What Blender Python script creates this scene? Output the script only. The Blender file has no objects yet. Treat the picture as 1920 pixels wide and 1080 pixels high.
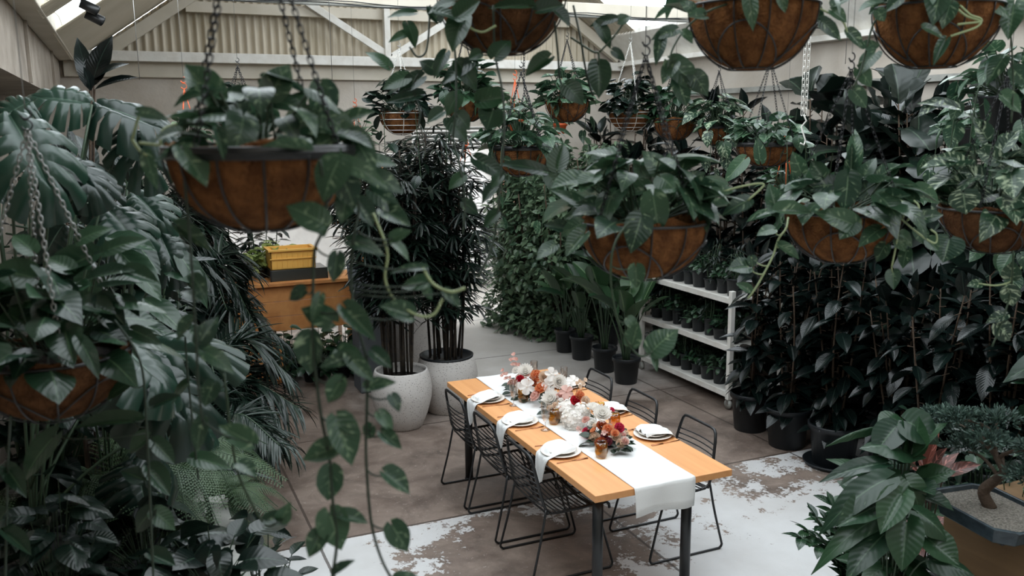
import bpy, math, random
import numpy as np
from mathutils import Vector, Matrix
random.seed(7); RS = np.random.RandomState(7)
PI = math.pi
scn = bpy.context.scene
col = scn.collection

# ------------------------------------------------------------ camera, sky, exposure
H, PITCH, YAW, ROLL, F = 2.804, .182, .412, -.008, 1650.0
FW = np.array([math.sin(YAW)*math.cos(PITCH), math.cos(YAW)*math.cos(PITCH), -math.sin(PITCH)])
R0 = np.array([math.cos(YAW), -math.sin(YAW), 0.0]); U0 = np.cross(R0, FW)
RT = R0*math.cos(ROLL)+U0*math.sin(ROLL); UP = -R0*math.sin(ROLL)+U0*math.cos(ROLL)
CAM = np.array([0, 0, H])
cd = bpy.data.cameras.new('camera'); cam = bpy.data.objects.new('camera', cd); col.objects.link(cam)
cd.lens = 36*F/1920; cd.sensor_width = 36; cd.clip_end = 200
cam.matrix_world = Matrix(((RT[0], UP[0], -FW[0], 0), (RT[1], UP[1], -FW[1], 0), (RT[2], UP[2], -FW[2], H), (0, 0, 0, 1)))
cd.dof.use_dof = True; cd.dof.focus_distance = 6.3; cd.dof.aperture_fstop = 3.0
scn.camera = cam
w = bpy.data.worlds.new('sky'); scn.world = w; w.use_nodes = True
w.node_tree.nodes['Background'].inputs[0].default_value = (.90, .955, 1.0, 1)
w.node_tree.nodes['Background'].inputs[1].default_value = 5.4
scn.view_settings.view_transform = 'Standard'; scn.view_settings.look = 'None'
scn.view_settings.gamma = 1; scn.view_settings.exposure = 0.12
scn.cycles.max_bounces = 8; scn.cycles.transparent_max_bounces = 12
scn.cycles.diffuse_bounces = 5; scn.cycles.glossy_bounces = 3; scn.cycles.transmission_bounces = 5
scn.cycles.sample_clamp_indirect = 4.0
scn.cycles.caustics_reflective = False; scn.cycles.caustics_refractive = False

def ray(x, y): return FW+RT*(x-960)/F-UP*(y-540)/F
def D(x, y, d): return CAM+ray(x, y)*d             # the place seen at (x, y) and d metres deep
def roofz(x): return 3.78+.7*(x+.03) if x < 3.46 else 3.70+.7*(7.07-x)+.0

# ------------------------------------------------------------ helpers
def nrm(v):
    v = np.asarray(v, float); return v/(np.linalg.norm(v)+1e-12)
def s2l(c):
    return tuple([((x/255)/12.92 if x/255 <= .04045 else ((x/255+.055)/1.055)**2.4) for x in c]+[1])

class MB:
    def __init__(s): s.v = []; s.f = []; s.c = []; s.n = 0; s.has = False
    def add(s, v, f, c=None):
        v = np.asarray(v, float); s.v.append(v)
        n = s.n; s.f += [tuple(i+n for i in q) for q in f]
        if c is None: c = np.tile([.5, .5, .5], (len(v), 1))
        s.c.append(c); s.n += len(v); return s
    def box(s, x0, x1, y0, y1, z0, z1):
        v = [(x, y, z) for z in (z0, z1) for y in (y0, y1) for x in (x0, x1)]
        return s.add(v, [(0, 2, 3, 1), (4, 5, 7, 6), (0, 1, 5, 4), (2, 6, 7, 3), (0, 4, 6, 2), (1, 3, 7, 5)])
    def bar(s, a, b, w, h, up=(0, 0, 1)):
        a = np.array(a, float); b = np.array(b, float); d = nrm(b-a); x = nrm(np.cross(d, up)); u = np.cross(x, d)
        v = [p+x*i*w/2+u*j*h/2 for p in (a, b) for j in (-1, 1) for i in (-1, 1)]
        return s.add(v, [(0, 1, 3, 2), (4, 6, 7, 5), (0, 4, 5, 1), (2, 3, 7, 6), (0, 2, 6, 4), (1, 5, 7, 3)])
    def tube(s, pts, r, n=6, cap=True, closed=False, c=None):
        P = np.asarray(pts, float); m = len(P)
        rr = np.full(m, r) if np.isscalar(r) else np.asarray(r, float)
        T = np.roll(P, -1, 0)-np.roll(P, 1, 0)
        if not closed: T[0] = P[1]-P[0]; T[-1] = P[-1]-P[-2]
        T = T/(np.linalg.norm(T, axis=1)[:, None]+1e-12)
        ref = np.array([0, 0, 1.]) if abs(T[0][2]) < .9 else np.array([1., 0, 0])
        x = nrm(np.cross(T[0], ref)); V = []
        for i in range(m):
            x = nrm(x-T[i]*np.dot(x, T[i])); y = np.cross(T[i], x)
            for k in range(n):
                a = 2*PI*k/n; V.append(P[i]+(x*math.cos(a)+y*math.sin(a))*rr[i])
        Fc = []
        for i in range(m if closed else m-1):
            j = (i+1) % m
            for k in range(n): Fc.append((i*n+k, i*n+(k+1) % n, j*n+(k+1) % n, j*n+k))
        if cap and not closed:
            Fc.append(tuple(range(n-1, -1, -1))); Fc.append(tuple((m-1)*n+k for k in range(n)))
        return s.add(V, Fc, None if c is None else np.tile(c, (len(V), 1)))
    def lathe(s, prof, n=32, c=(0, 0, 0), jit=0.0):
        V = []; Fc = []
        for i, (r, z) in enumerate(prof):
            for k in range(n):
                a = 2*PI*k/n; q = 1+(random.uniform(-jit, jit) if jit else 0)
                V.append((c[0]+r*q*math.cos(a), c[1]+r*q*math.sin(a), c[2]+z))
        for i in range(len(prof)-1):
            for k in range(n): Fc.append((i*n+k, i*n+(k+1) % n, (i+1)*n+(k+1) % n, (i+1)*n+k))
        if prof[0][0] > 1e-4: Fc.append(tuple(range(n-1, -1, -1)))
        if prof[-1][0] > 1e-4: Fc.append(tuple((len(prof)-1)*n+k for k in range(n)))
        return s.add(V, Fc)
    def mesh(s, name, smooth=True):
        me = bpy.data.meshes.new(name)
        V = np.concatenate(s.v); me.from_pydata(V.tolist(), [], s.f)
        C = np.concatenate(s.c); a = me.attributes.new('lf', 'FLOAT_COLOR', 'POINT')
        a.data.foreach_set('color', np.concatenate([C, np.ones((len(C), 1))], 1).astype(np.float32).ravel())
        if smooth: me.polygons.foreach_set('use_smooth', [True]*len(me.polygons))
        me.update(); return me

def obj(name, mb, mat, parent=None, smooth=True, bevel=0, label=None, loc=None):
    me = mb if isinstance(mb, bpy.types.Mesh) else mb.mesh(name, smooth)
    o = bpy.data.objects.new(name, me); col.objects.link(o)
    for m_ in (mat if isinstance(mat, list) else [mat]):
        if len(me.materials) < (len(mat) if isinstance(mat, list) else 1): me.materials.append(m_)
    if not isinstance(mat, list) and me.materials[0] != mat:
        o.material_slots[0].link = 'OBJECT'; o.material_slots[0].material = mat
    if parent: o.parent = parent
    if loc is not None: o.location = loc
    if bevel:
        b = o.modifiers.new('bevel', 'BEVEL'); b.width = bevel; b.segments = 2; b.limit_method = 'ANGLE'
    if label: o['label'] = label
    return o
def tag(o, label, cat, group=None, kind=None):
    o['label'] = label; o['category'] = cat
    if group: o['group'] = group
    if kind: o['kind'] = kind
    return o
def thing(name, label, cat, loc=(0, 0, 0), rz=0, group=None):
    o = bpy.data.objects.new(name, None); col.objects.link(o); o.empty_display_size = .1
    o.location = tuple(loc); o.rotation_euler = (0, 0, rz); return tag(o, label, cat, group)
def struct(name, mb, mat, smooth=False, bevel=0):
    o = obj(name, mb, mat, None, smooth, bevel); o['kind'] = 'structure'; return o
def kids(o): return [c for c in bpy.data.objects if c.parent == o]
def dup(o, loc, rz=0, label=None, sc=None):
    r = o.copy(); col.objects.link(r); r.location = tuple(loc); r.rotation_euler = (0, 0, rz)
    if label: r['label'] = label
    if sc: r.scale = (sc,)*3 if np.isscalar(sc) else sc
    for ch in kids(o):
        c = ch.copy(); col.objects.link(c); c.parent = r
        for g in kids(ch):
            d = g.copy(); col.objects.link(d); d.parent = c
    return r

# ------------------------------------------------------------ materials
def mat(name, c, rough=.6, metal=0, spec=.5, bump=0, bscale=50, c2=None, nscale=5, trans=0, alpha=None, ior=1.45, coat=0):
    m = bpy.data.materials.new(name); m.use_nodes = True; nt = m.node_tree; b = nt.nodes['Principled BSDF']
    b.inputs['Base Color'].default_value = s2l(c); b.inputs['Roughness'].default_value = rough
    b.inputs['Metallic'].default_value = metal; b.inputs['Specular IOR Level'].default_value = spec
    b.inputs['Transmission Weight'].default_value = trans; b.inputs['IOR'].default_value = ior
    if coat: b.inputs['Coat Weight'].default_value = coat
    tc = nt.nodes.new('ShaderNodeTexCoord')
    if c2:
        n = nt.nodes.new('ShaderNodeTexNoise'); n.inputs['Scale'].default_value = nscale; n.inputs['Detail'].default_value = 6
        nt.links.new(tc.outputs['Object'], n.inputs['Vector'])
        r = nt.nodes.new('ShaderNodeValToRGB'); r.color_ramp.elements[0].position = .35; r.color_ramp.elements[1].position = .65
        r.color_ramp.elements[0].color = s2l(c); r.color_ramp.elements[1].color = s2l(c2)
        nt.links.new(n.outputs['Fac'], r.inputs[0]); nt.links.new(r.outputs[0], b.inputs['Base Color'])
    if bump:
        n = nt.nodes.new('ShaderNodeTexNoise'); n.inputs['Scale'].default_value = bscale; n.inputs['Detail'].default_value = 5
        nt.links.new(tc.outputs['Object'], n.inputs['Vector'])
        bp = nt.nodes.new('ShaderNodeBump'); bp.inputs['Strength'].default_value = bump; bp.inputs['Distance'].default_value = .02
        nt.links.new(n.outputs['Fac'], bp.inputs['Height']); nt.links.new(bp.outputs[0], b.inputs['Normal'])
    return m
def math_n(nt, op, a, b=None, c=None):
    n = nt.nodes.new('ShaderNodeMath'); n.operation = op
    for i, v in enumerate((a, b, c)):
        if v is None: continue
        if isinstance(v, (int, float)): n.inputs[i].default_value = v
        else: nt.links.new(v, n.inputs[i])
    return n.outputs[0]
def mixc(nt, f, a, b):
    n = nt.nodes.new('ShaderNodeMix'); n.data_type = 'RGBA'
    for s_, v in ((n.inputs[0], f), (n.inputs[6], a), (n.inputs[7], b)):
        if isinstance(v, (int, float)): s_.default_value = v
        elif isinstance(v, tuple): s_.default_value = v
        else: nt.links.new(v, s_)
    return n.outputs[2]
def leafmat(name, c1, c2, rough=.34, rib=None, varieg=None, vamt=.5, trans=.15, veins=9, spec=.42, ribw=.05):
    m = bpy.data.materials.new(name); m.use_nodes = True; nt = m.node_tree; b = nt.nodes['Principled BSDF']
    at = nt.nodes.new('ShaderNodeAttribute'); at.attribute_name = 'lf'
    sp = nt.nodes.new('ShaderNodeSeparateColor'); nt.links.new(at.outputs['Color'], sp.inputs[0])
    u = math_n(nt, 'ABSOLUTE', math_n(nt, 'SUBTRACT', math_n(nt, 'MULTIPLY', sp.outputs[0], 2), 1)); v = sp.outputs[1]; r = sp.outputs[2]
    base = mixc(nt, r, s2l(c1), s2l(c2))
    vv = math_n(nt, 'SUBTRACT', v, math_n(nt, 'MULTIPLY', u, .22))
    if varieg:
        cb = nt.nodes.new('ShaderNodeCombineXYZ')
        nt.links.new(math_n(nt, 'MULTIPLY', sp.outputs[0], 2.2), cb.inputs[0]); nt.links.new(math_n(nt, 'MULTIPLY', vv, 7), cb.inputs[1]); nt.links.new(math_n(nt, 'MULTIPLY', r, 37), cb.inputs[2])
        n = nt.nodes.new('ShaderNodeTexNoise'); n.inputs['Scale'].default_value = 1.3; n.inputs['Detail'].default_value = 5; nt.links.new(cb.outputs[0], n.inputs['Vector'])
        rp = nt.nodes.new('ShaderNodeMapRange'); rp.inputs[1].default_value = 1-vamt*.9; rp.inputs[2].default_value = 1-vamt*.9+.12
        nt.links.new(n.outputs['Fac'], rp.inputs[0]); base = mixc(nt, math_n(nt, 'MULTIPLY', rp.outputs[0], .8), base, s2l(varieg))
    if rib:
        f = math_n(nt, 'LESS_THAN', u, ribw); base = mixc(nt, math_n(nt, 'MULTIPLY', f, .6), base, s2l(rib))
    nt.links.new(base, b.inputs['Base Color'])
    b.inputs['Roughness'].default_value = rough; b.inputs['Specular IOR Level'].default_value = spec
    bp = nt.nodes.new('ShaderNodeBump'); bp.inputs['Strength'].default_value = .12; bp.inputs['Distance'].default_value = .002
    wv = math_n(nt, 'SINE', math_n(nt, 'MULTIPLY', vv, veins*2*PI)); nt.links.new(wv, bp.inputs['Height']); nt.links.new(bp.outputs[0], b.inputs['Normal'])
    tr = nt.nodes.new('ShaderNodeBsdfTranslucent'); nt.links.new(base, tr.inputs[0])
    mx = nt.nodes.new('ShaderNodeMixShader'); mx.inputs[0].default_value = trans
    nt.links.new(b.outputs[0], mx.inputs[1]); nt.links.new(tr.outputs[0], mx.inputs[2]); nt.links.new(mx.outputs[0], nt.nodes['Material Output'].inputs[0])
    return m

M = {}
M['pothos'] = leafmat('pothos_leaf', (34, 58, 44), (60, 88, 64), .3, (108, 132, 102), (146, 166, 134), .46, .22)
M['pothos_gold'] = leafmat('golden_pothos_leaf', (46, 68, 40), (80, 104, 58), .34, (150, 164, 110), (196, 200, 160), .46, .25)
M['pothos_dark'] = leafmat('green_pothos_leaf', (24, 46, 33), (42, 70, 45), .3, (80, 104, 80), (120, 142, 110), .36, .18)
M['marble'] = leafmat('marble_pothos_leaf', (28, 48, 38), (46, 72, 52), .33, (120, 140, 112), (176, 190, 160), .52, .22)
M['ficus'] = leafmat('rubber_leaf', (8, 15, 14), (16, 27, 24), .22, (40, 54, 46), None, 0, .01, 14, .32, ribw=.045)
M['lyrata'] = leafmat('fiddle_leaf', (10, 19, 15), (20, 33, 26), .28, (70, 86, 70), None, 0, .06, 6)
M['monstera'] = leafmat('monstera_leaf', (16, 34, 27), (32, 56, 44), .28, (92, 114, 98), None, 0, .12, 10, ribw=.02)
M['philo'] = leafmat('philodendron_leaf', (26, 48, 36), (46, 72, 50), .28, (92, 118, 88), None, 0, .16, 8)
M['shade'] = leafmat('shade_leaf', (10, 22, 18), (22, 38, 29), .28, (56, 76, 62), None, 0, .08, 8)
M['hedge'] = leafmat('hedge_leaf', (56, 80, 62), (112, 134, 104), .28, (120, 146, 112), None, 0, .22, 6)
M['lime'] = leafmat('lime_leaf', (130, 152, 84), (170, 182, 112), .4, None, None, 0, .3)
M['palm'] = leafmat('palm_leaf', (14, 27, 22), (34, 50, 40), .3, None, None, 0, .08, 0)
M['rhapis'] = leafmat('rhapis_leaf', (10, 20, 16), (24, 38, 29), .3, None, None, 0, .06, 0)
M['fern'] = leafmat('fern_leaf', (50, 72, 50), (82, 104, 72), .5, None, None, 0, .18, 0)
M['bird'] = leafmat('strelitzia_leaf', (32, 56, 38), (56, 82, 52), .32, (110, 134, 96), None, 0, .2, 22, ribw=.06)
M['zz'] = leafmat('zz_leaf', (24, 46, 32), (44, 70, 46), .22, (90, 116, 84), None, 0, .12)
M['tineke'] = leafmat('pink_rubber_leaf', (60, 50, 46), (110, 62, 52), .3, (190, 120, 110), (200, 130, 118), .5, .2)
M['juniper'] = leafmat('juniper_foliage', (38, 58, 52), (66, 88, 76), .6, None, None, 0, .05, 0)
M['eucalypt'] = leafmat('bouquet_leaf', (22, 38, 30), (48, 62, 48), .35, (80, 96, 76), None, 0, .1)
M['stem'] = mat('green_stem', (44, 62, 42), .5)
M['palestem'] = mat('pale_stem', (146, 160, 118), .5)
M['darkstem'] = mat('dark_vine_stem', (38, 52, 40), .5)
M['bark'] = mat('bark', (62, 50, 40), .85, bump=.5, bscale=60, c2=(84, 68, 54))
M['cane'] = mat('cane', (26, 22, 18), .8, bump=.5, bscale=90, c2=(52, 42, 30), nscale=25)
M['soil'] = mat('soil', (30, 24, 20), .95, bump=.8, bscale=80, c2=(50, 40, 32), nscale=60)
M['blackpot'] = mat('black_plastic', (24, 28, 31), .45, bump=.04, bscale=40)
M['coir'] = mat('coir', (92, 60, 38), .95, spec=.05, bump=1.0, bscale=110, c2=(130, 88, 54), nscale=24)
M['coirdark'] = mat('weathered_coir', (72, 48, 32), .95, spec=.05, bump=1.0, bscale=110, c2=(104, 72, 48), nscale=18)
M['blackmetal'] = mat('black_powder_coat', (22, 24, 26), .38, metal=.0, spec=.6)
M['chain'] = mat('black_chain', (26, 27, 30), .45, metal=.4)
M['silver'] = mat('galvanised', (150, 150, 148), .35, metal=.8)
M['whitewire'] = mat('white_wire', (214, 212, 206), .4)
M['orange'] = mat('orange_plastic', (206, 92, 48), .45)
M['terracotta'] = mat('terracotta', (168, 90, 56), .8, c2=(190, 108, 70))
M['linen'] = mat('white_linen', (224, 224, 222), .9, spec=.1, bump=.15, bscale=220)
M['plate'] = mat('stoneware', (222, 216, 208), .35, c2=(208, 200, 190), nscale=30)
M['copper'] = mat('rose_gold', (190, 128, 98), .25, metal=1)
M['whitepaint'] = mat('white_paint', (226, 224, 218), .5, bump=.1, bscale=30, c2=(212, 208, 200), nscale=8)
M['greypaint'] = mat('grey_painted_timber', (158, 158, 152), .6, bump=.15, bscale=25, c2=(132, 132, 126), nscale=9)
M['creambeam'] = mat('cream_beam', (208, 200, 186), .6, c2=(196, 188, 172), nscale=3)
M['corr'] = mat('painted_corrugated_sheet', (196, 186, 168), .5, c2=(184, 174, 154), nscale=1.5)
M['wall'] = mat('painted_masonry', (190, 182, 172), .85, bump=.35, bscale=14, c2=(176, 166, 154), nscale=2.2)
M['oldwall'] = mat('weathered_render', (170, 160, 148), .9, bump=.6, bscale=9, c2=(146, 136, 124), nscale=4)
M['whitewall'] = mat('white_brick_paint', (214, 214, 214), .8, bump=.3, bscale=10, c2=(204, 204, 204))
M['brick'] = mat('red_brick', (146, 104, 88), .9, bump=.4, bscale=20, c2=(170, 128, 110), nscale=12)
M['timber'] = mat('raw_timber', (214, 150, 90), .6, c2=(190, 124, 70), nscale=6)
M['yellow'] = mat('yellow_plastic', (244, 190, 96), .45)
M['planterdark'] = mat('grey_planter', (92, 96, 100), .7)
M['ceramic'] = mat('dark_glazed_ceramic', (44, 54, 60), .25, c2=(60, 72, 78), nscale=20)
M['gravel'] = mat('gravel', (92, 88, 80), .9, bump=1, bscale=90, c2=(150, 144, 134), nscale=110)
def thin_glass(name, c, g=.12):
    m = bpy.data.materials.new(name); m.use_nodes = True; nt = m.node_tree; t = nt.nodes.new('ShaderNodeBsdfTransparent'); t.inputs[0].default_value = s2l(c)
    gl = nt.nodes.new('ShaderNodeBsdfGlossy'); gl.inputs['Roughness'].default_value = .04; lw = nt.nodes.new('ShaderNodeLayerWeight'); lw.inputs[0].default_value = .35
    f = math_n(nt, 'ADD', math_n(nt, 'MULTIPLY', lw.outputs['Facing'], .45), g)
    mx = nt.nodes.new('ShaderNodeMixShader'); nt.links.new(f, mx.inputs[0]); nt.links.new(t.outputs[0], mx.inputs[1]); nt.links.new(gl.outputs[0], mx.inputs[2]); nt.links.new(mx.outputs[0], nt.nodes['Material Output'].inputs[0]); return m
M['box_glass'] = mat('dark_tank', (60, 62, 58), .2)

M['glassamber'] = thin_glass('amber_glass', (240, 212, 150), .05); M['glass'] = thin_glass('clear_glass', (250, 248, 246), .08)
def speckle():
    m = mat('speckled_terrazzo', (196, 192, 186), .7, bump=.15, bscale=60); nt = m.node_tree; b = nt.nodes['Principled BSDF']
    tc = nt.nodes.new('ShaderNodeTexCoord'); v = nt.nodes.new('ShaderNodeTexVoronoi'); v.inputs['Scale'].default_value = 55
    nt.links.new(tc.outputs['Object'], v.inputs['Vector'])
    f = math_n(nt, 'LESS_THAN', v.outputs['Distance'], .2)
    n = nt.nodes.new('ShaderNodeTexNoise'); n.inputs['Scale'].default_value = 4; nt.links.new(tc.outputs['Object'], n.inputs['Vector'])
    base = mixc(nt, n.outputs['Fac'], s2l((182, 176, 170)), s2l((206, 202, 198)))
    nt.links.new(mixc(nt, math_n(nt, 'MULTIPLY', f, .9), base, s2l((78, 72, 68))), b.inputs['Base Color']); return m
M['terrazzo'] = speckle()
def oak(name, ca, cb, axis=1, rough=.42):
    m = mat(name, ca, rough); nt = m.node_tree; b = nt.nodes['Principled BSDF']
    tc = nt.nodes.new('ShaderNodeTexCoord'); mp = nt.nodes.new('ShaderNodeMapping')
    s = [14, 14, 14]; s[axis] = .9; mp.inputs['Scale'].default_value = s; nt.links.new(tc.outputs['Object'], mp.inputs[0])
    n = nt.nodes.new('ShaderNodeTexNoise'); n.inputs['Scale'].default_value = 1.6; n.inputs['Detail'].default_value = 8; n.inputs['Distortion'].default_value = .5
    nt.links.new(mp.outputs[0], n.inputs['Vector'])
    n2 = nt.nodes.new('ShaderNodeTexNoise'); n2.inputs['Scale'].default_value = 2.2; nt.links.new(tc.outputs['Object'], n2.inputs['Vector'])
    base = mixc(nt, n.outputs['Fac'], s2l(ca), s2l(cb))
    v = nt.nodes.new('ShaderNodeTexVoronoi'); v.inputs['Scale'].default_value = 1.7; mp2 = nt.nodes.new('ShaderNodeMapping'); s2 = [2.4, 2.4, 1]; s2[axis] = .8; mp2.inputs['Scale'].default_value = s2
    nt.links.new(tc.outputs['Object'], mp2.inputs[0]); nt.links.new(mp2.outputs[0], v.inputs['Vector'])
    knot = math_n(nt, 'LESS_THAN', v.outputs['Distance'], .035)
    base = mixc(nt, math_n(nt, 'MULTIPLY', knot, .75), base, s2l((96, 54, 28)))
    nt.links.new(base, b.inputs['Base Color']); return m
M['oak'] = oak('oiled_oak', (196, 134, 82), (224, 166, 112))
M['ply'] = oak('pine_panel', (96, 74, 50), (122, 96, 66), 1, .6)

def floor_mat():
    m = bpy.data.materials.new('worn_painted_concrete'); m.use_nodes = True; nt = m.node_tree; b = nt.nodes['Principled BSDF']
    tc = nt.nodes.new('ShaderNodeTexCoord'); O = tc.outputs['Object']; sp = nt.nodes.new('ShaderNodeSeparateXYZ'); nt.links.new(O, sp.inputs[0])
    X, Y = sp.outputs[0], sp.outputs[1]
    def noise(s, d=6, rough=.6, dist=0):
        n = nt.nodes.new('ShaderNodeTexNoise'); n.inputs['Scale'].default_value = s; n.inputs['Detail'].default_value = d; n.inputs['Roughness'].default_value = rough; n.inputs['Distortion'].default_value = dist
        nt.links.new(O, n.inputs['Vector']); return n.outputs['Fac']
    def rng(v, a, c, lo=0, hi=1):
        r = nt.nodes.new('ShaderNodeMapRange'); r.inputs[1].default_value = a; r.inputs[2].default_value = c; r.inputs[3].default_value = lo; r.inputs[4].default_value = hi; nt.links.new(v, r.inputs[0]); return r.outputs[0]
    big = noise(.8, 5); mid = noise(3.2, 8, .65, .4); fine = noise(26, 6, .7)
    conc = mixc(nt, rng(mid, .32, .68), s2l((94, 80, 72)), s2l((136, 121, 110)))
    conc = mixc(nt, math_n(nt, 'MULTIPLY', rng(noise(1.3, 7, .7, 1.0), .48, .64), .65), conc, s2l((74, 63, 56)))
    conc = mixc(nt, math_n(nt, 'MULTIPLY', rng(fine, .6, .68), .5), conc, s2l((176, 164, 154)))
    daylit = mixc(nt, rng(mid, .3, .7), s2l((182, 177, 171)), s2l((198, 194, 190)))  # paler tone: outside daylight on the far path, painted into the concrete
    conc = mixc(nt, math_n(nt, 'MULTIPLY', rng(math_n(nt, 'ADD', Y, math_n(nt, 'MULTIPLY', mid, .8)), 7.8, 9.7, 0, .95), rng(math_n(nt, 'ADD', X, mid), 2.4, 3.6)), conc, daylit)
    paint = mixc(nt, rng(big, .35, .65), s2l((202, 202, 202)), s2l((182, 180, 178)))
    # paint lies on the slab south of the joint, worn off in patches where people walk
    dx = math_n(nt, 'MULTIPLY', math_n(nt, 'SUBTRACT', X, 2.35), .9); dy = math_n(nt, 'MULTIPLY', math_n(nt, 'SUBTRACT', Y, 4.9), 1.1)
    dist = math_n(nt, 'SQRT', math_n(nt, 'ADD', math_n(nt, 'MULTIPLY', dx, dx), math_n(nt, 'MULTIPLY', dy, dy)))
    wear = math_n(nt, 'ADD', math_n(nt, 'ADD', rng(dist, .3, 1.25, .25, -.05), rng(Y, 4.9, 5.7, 0, .045)), math_n(nt, 'MULTIPLY', mid, .55))
    wear = math_n(nt, 'ADD', wear, math_n(nt, 'MULTIPLY', noise(1.5, 8, .7, .3), .55))
    wear = math_n(nt, 'ADD', wear, math_n(nt, 'MULTIPLY', fine, .34))
    dx2 = math_n(nt, 'SUBTRACT', X, 4.6); dy2 = math_n(nt, 'SUBTRACT', Y, 5.3); d2_ = math_n(nt, 'SQRT', math_n(nt, 'ADD', math_n(nt, 'MULTIPLY', dx2, dx2), math_n(nt, 'MULTIPLY', dy2, dy2)))
    wear = math_n(nt, 'ADD', wear, rng(d2_, .2, 1.5, .14, 0))
    wear = math_n(nt, 'ADD', wear, rng(noise(48, 4, .8), .60, .72, 0, .10))
    worn = rng(wear, .822, .84)
    inpaint = math_n(nt, 'LESS_THAN', math_n(nt, 'ADD', Y, math_n(nt, 'MULTIPLY', fine, .03)), 5.69)
    pf = math_n(nt, 'MULTIPLY', inpaint, math_n(nt, 'SUBTRACT', 1, worn))
    c = mixc(nt, pf, conc, paint)
    def joint(v, pos, wd):
        return math_n(nt, 'LESS_THAN', math_n(nt, 'ABSOLUTE', math_n(nt, 'SUBTRACT', math_n(nt, 'ADD', v, math_n(nt, 'MULTIPLY', fine, .012)), pos)), wd)
    j = None
    for v, pos in ((X, 1.02), (X, 3.05), (X, 5.1), (Y, 7.72), (Y, 5.69), (Y, 3.7), (Y, 9.75), (Y, 11.8)):
        q = joint(v, pos+.006, .010); j = q if j is None else math_n(nt, 'MAXIMUM', j, q)
    c = mixc(nt, math_n(nt, 'MULTIPLY', j, .8), c, s2l((58, 48, 42)))
    nt.links.new(c, b.inputs['Base Color']); nt.links.new(rng(mid, .3, .7, .42, .68), b.inputs['Roughness'])
    bp = nt.nodes.new('ShaderNodeBump'); bp.inputs['Strength'].default_value = .25; bp.inputs['Distance'].default_value = .01
    nt.links.new(math_n(nt, 'ADD', fine, math_n(nt, 'MULTIPLY', pf, .3)), bp.inputs['Height']); nt.links.new(bp.outputs[0], b.inputs['Normal'])
    return m
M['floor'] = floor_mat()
def sky_glass():
    m = bpy.data.materials.new('skylight_sheet'); m.use_nodes = True; nt = m.node_tree
    t = nt.nodes.new('ShaderNodeBsdfTransparent'); t.inputs[0].default_value = (.93, .95, .96, 1)
    g = nt.nodes.new('ShaderNodeBsdfGlossy'); g.inputs['Roughness'].default_value = .15
    mx = nt.nodes.new('ShaderNodeMixShader'); mx.inputs[0].default_value = .04
    nt.links.new(t.outputs[0], mx.inputs[1]); nt.links.new(g.outputs[0], mx.inputs[2]); nt.links.new(mx.outputs[0], nt.nodes['Material Output'].inputs[0]); return m
M['skylight'] = sky_glass()
def petalmat(n, a, b):
    return leafmat(n, a, b, .6, None, None, 0, .45, 0, .2)
P = {'white': petalmat('white_petal', (244, 240, 234), (252, 250, 246)), 'blush': petalmat('blush_petal', (224, 178, 166), (238, 204, 194)),
     'peach': petalmat('peach_petal', (226, 142, 96), (236, 172, 128)), 'pink': petalmat('hot_pink_petal', (196, 50, 82), (216, 74, 106)),
     'rust': petalmat('rust_petal', (168, 78, 52), (196, 106, 66)), 'red': petalmat('red_petal', (190, 36, 56), (206, 54, 68)), 'mauve': petalmat('mauve_petal', (140, 66, 84), (172, 98, 108)), 'cream': petalmat('cream_petal', (230, 206, 180), (240, 222, 204))}

# ------------------------------------------------------------ room shell
YB = 11.9
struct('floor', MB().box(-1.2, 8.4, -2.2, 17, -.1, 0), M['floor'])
wl = MB(); wl.box(-.95, -.59, -2.2, YB, 3.15, 3.75); wl.box(-1.3, -1.05, -2.2, YB, 0, 3.75); wl.box(-1.05, -.95, -2.2, YB, 3.15, 3.75)
struct('wall_left', wl, M['oldwall'])
struct('trim_1', MB().box(-.59, -.42, -2.2, YB, 3.6, 3.75), M['creambeam'], bevel=.01)
for i, y in enumerate((4.0, 7.6, 10.4)):
    struct('trim_%d' % (i+2), MB().box(-.589, -.565, y, y+.05, 3.15, 3.6), M['oldwall'])
struct('wall_right', MB().box(7.0, 7.2, -2.2, YB, 0, 3.68), M['wall'])
fb = MB(); fb.add([(6.68, -2.2, 4.07), (7.0, -2.2, 3.70), (7.0, -2.2, 3.78), (6.68, -2.2, 4.13), (6.68, YB, 4.07), (7.0, YB, 3.70), (7.0, YB, 3.78), (6.68, YB, 4.13)], [(0, 1, 2, 3), (7, 6, 5, 4), (0, 4, 5, 1), (1, 5, 6, 2), (2, 6, 7, 3), (3, 7, 4, 0)]); fb.box(6.86, 7.2, -2.2, YB, 3.66, 3.72); struct('trim_5', fb, M['whitepaint'])
for i, z in enumerate((3.18, 2.72)):
    struct('trim_%d' % (i+6), MB().box(6.93, 7.0, -2.2, YB, z, z+.06), M['greypaint'])
struct('wall_added_front', MB().box(-1.3, 7.2, -2.4, -2.2, 0, 6.3), M['wall'])  # unseen wall behind the camera, added to keep out flat frontal light
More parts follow.
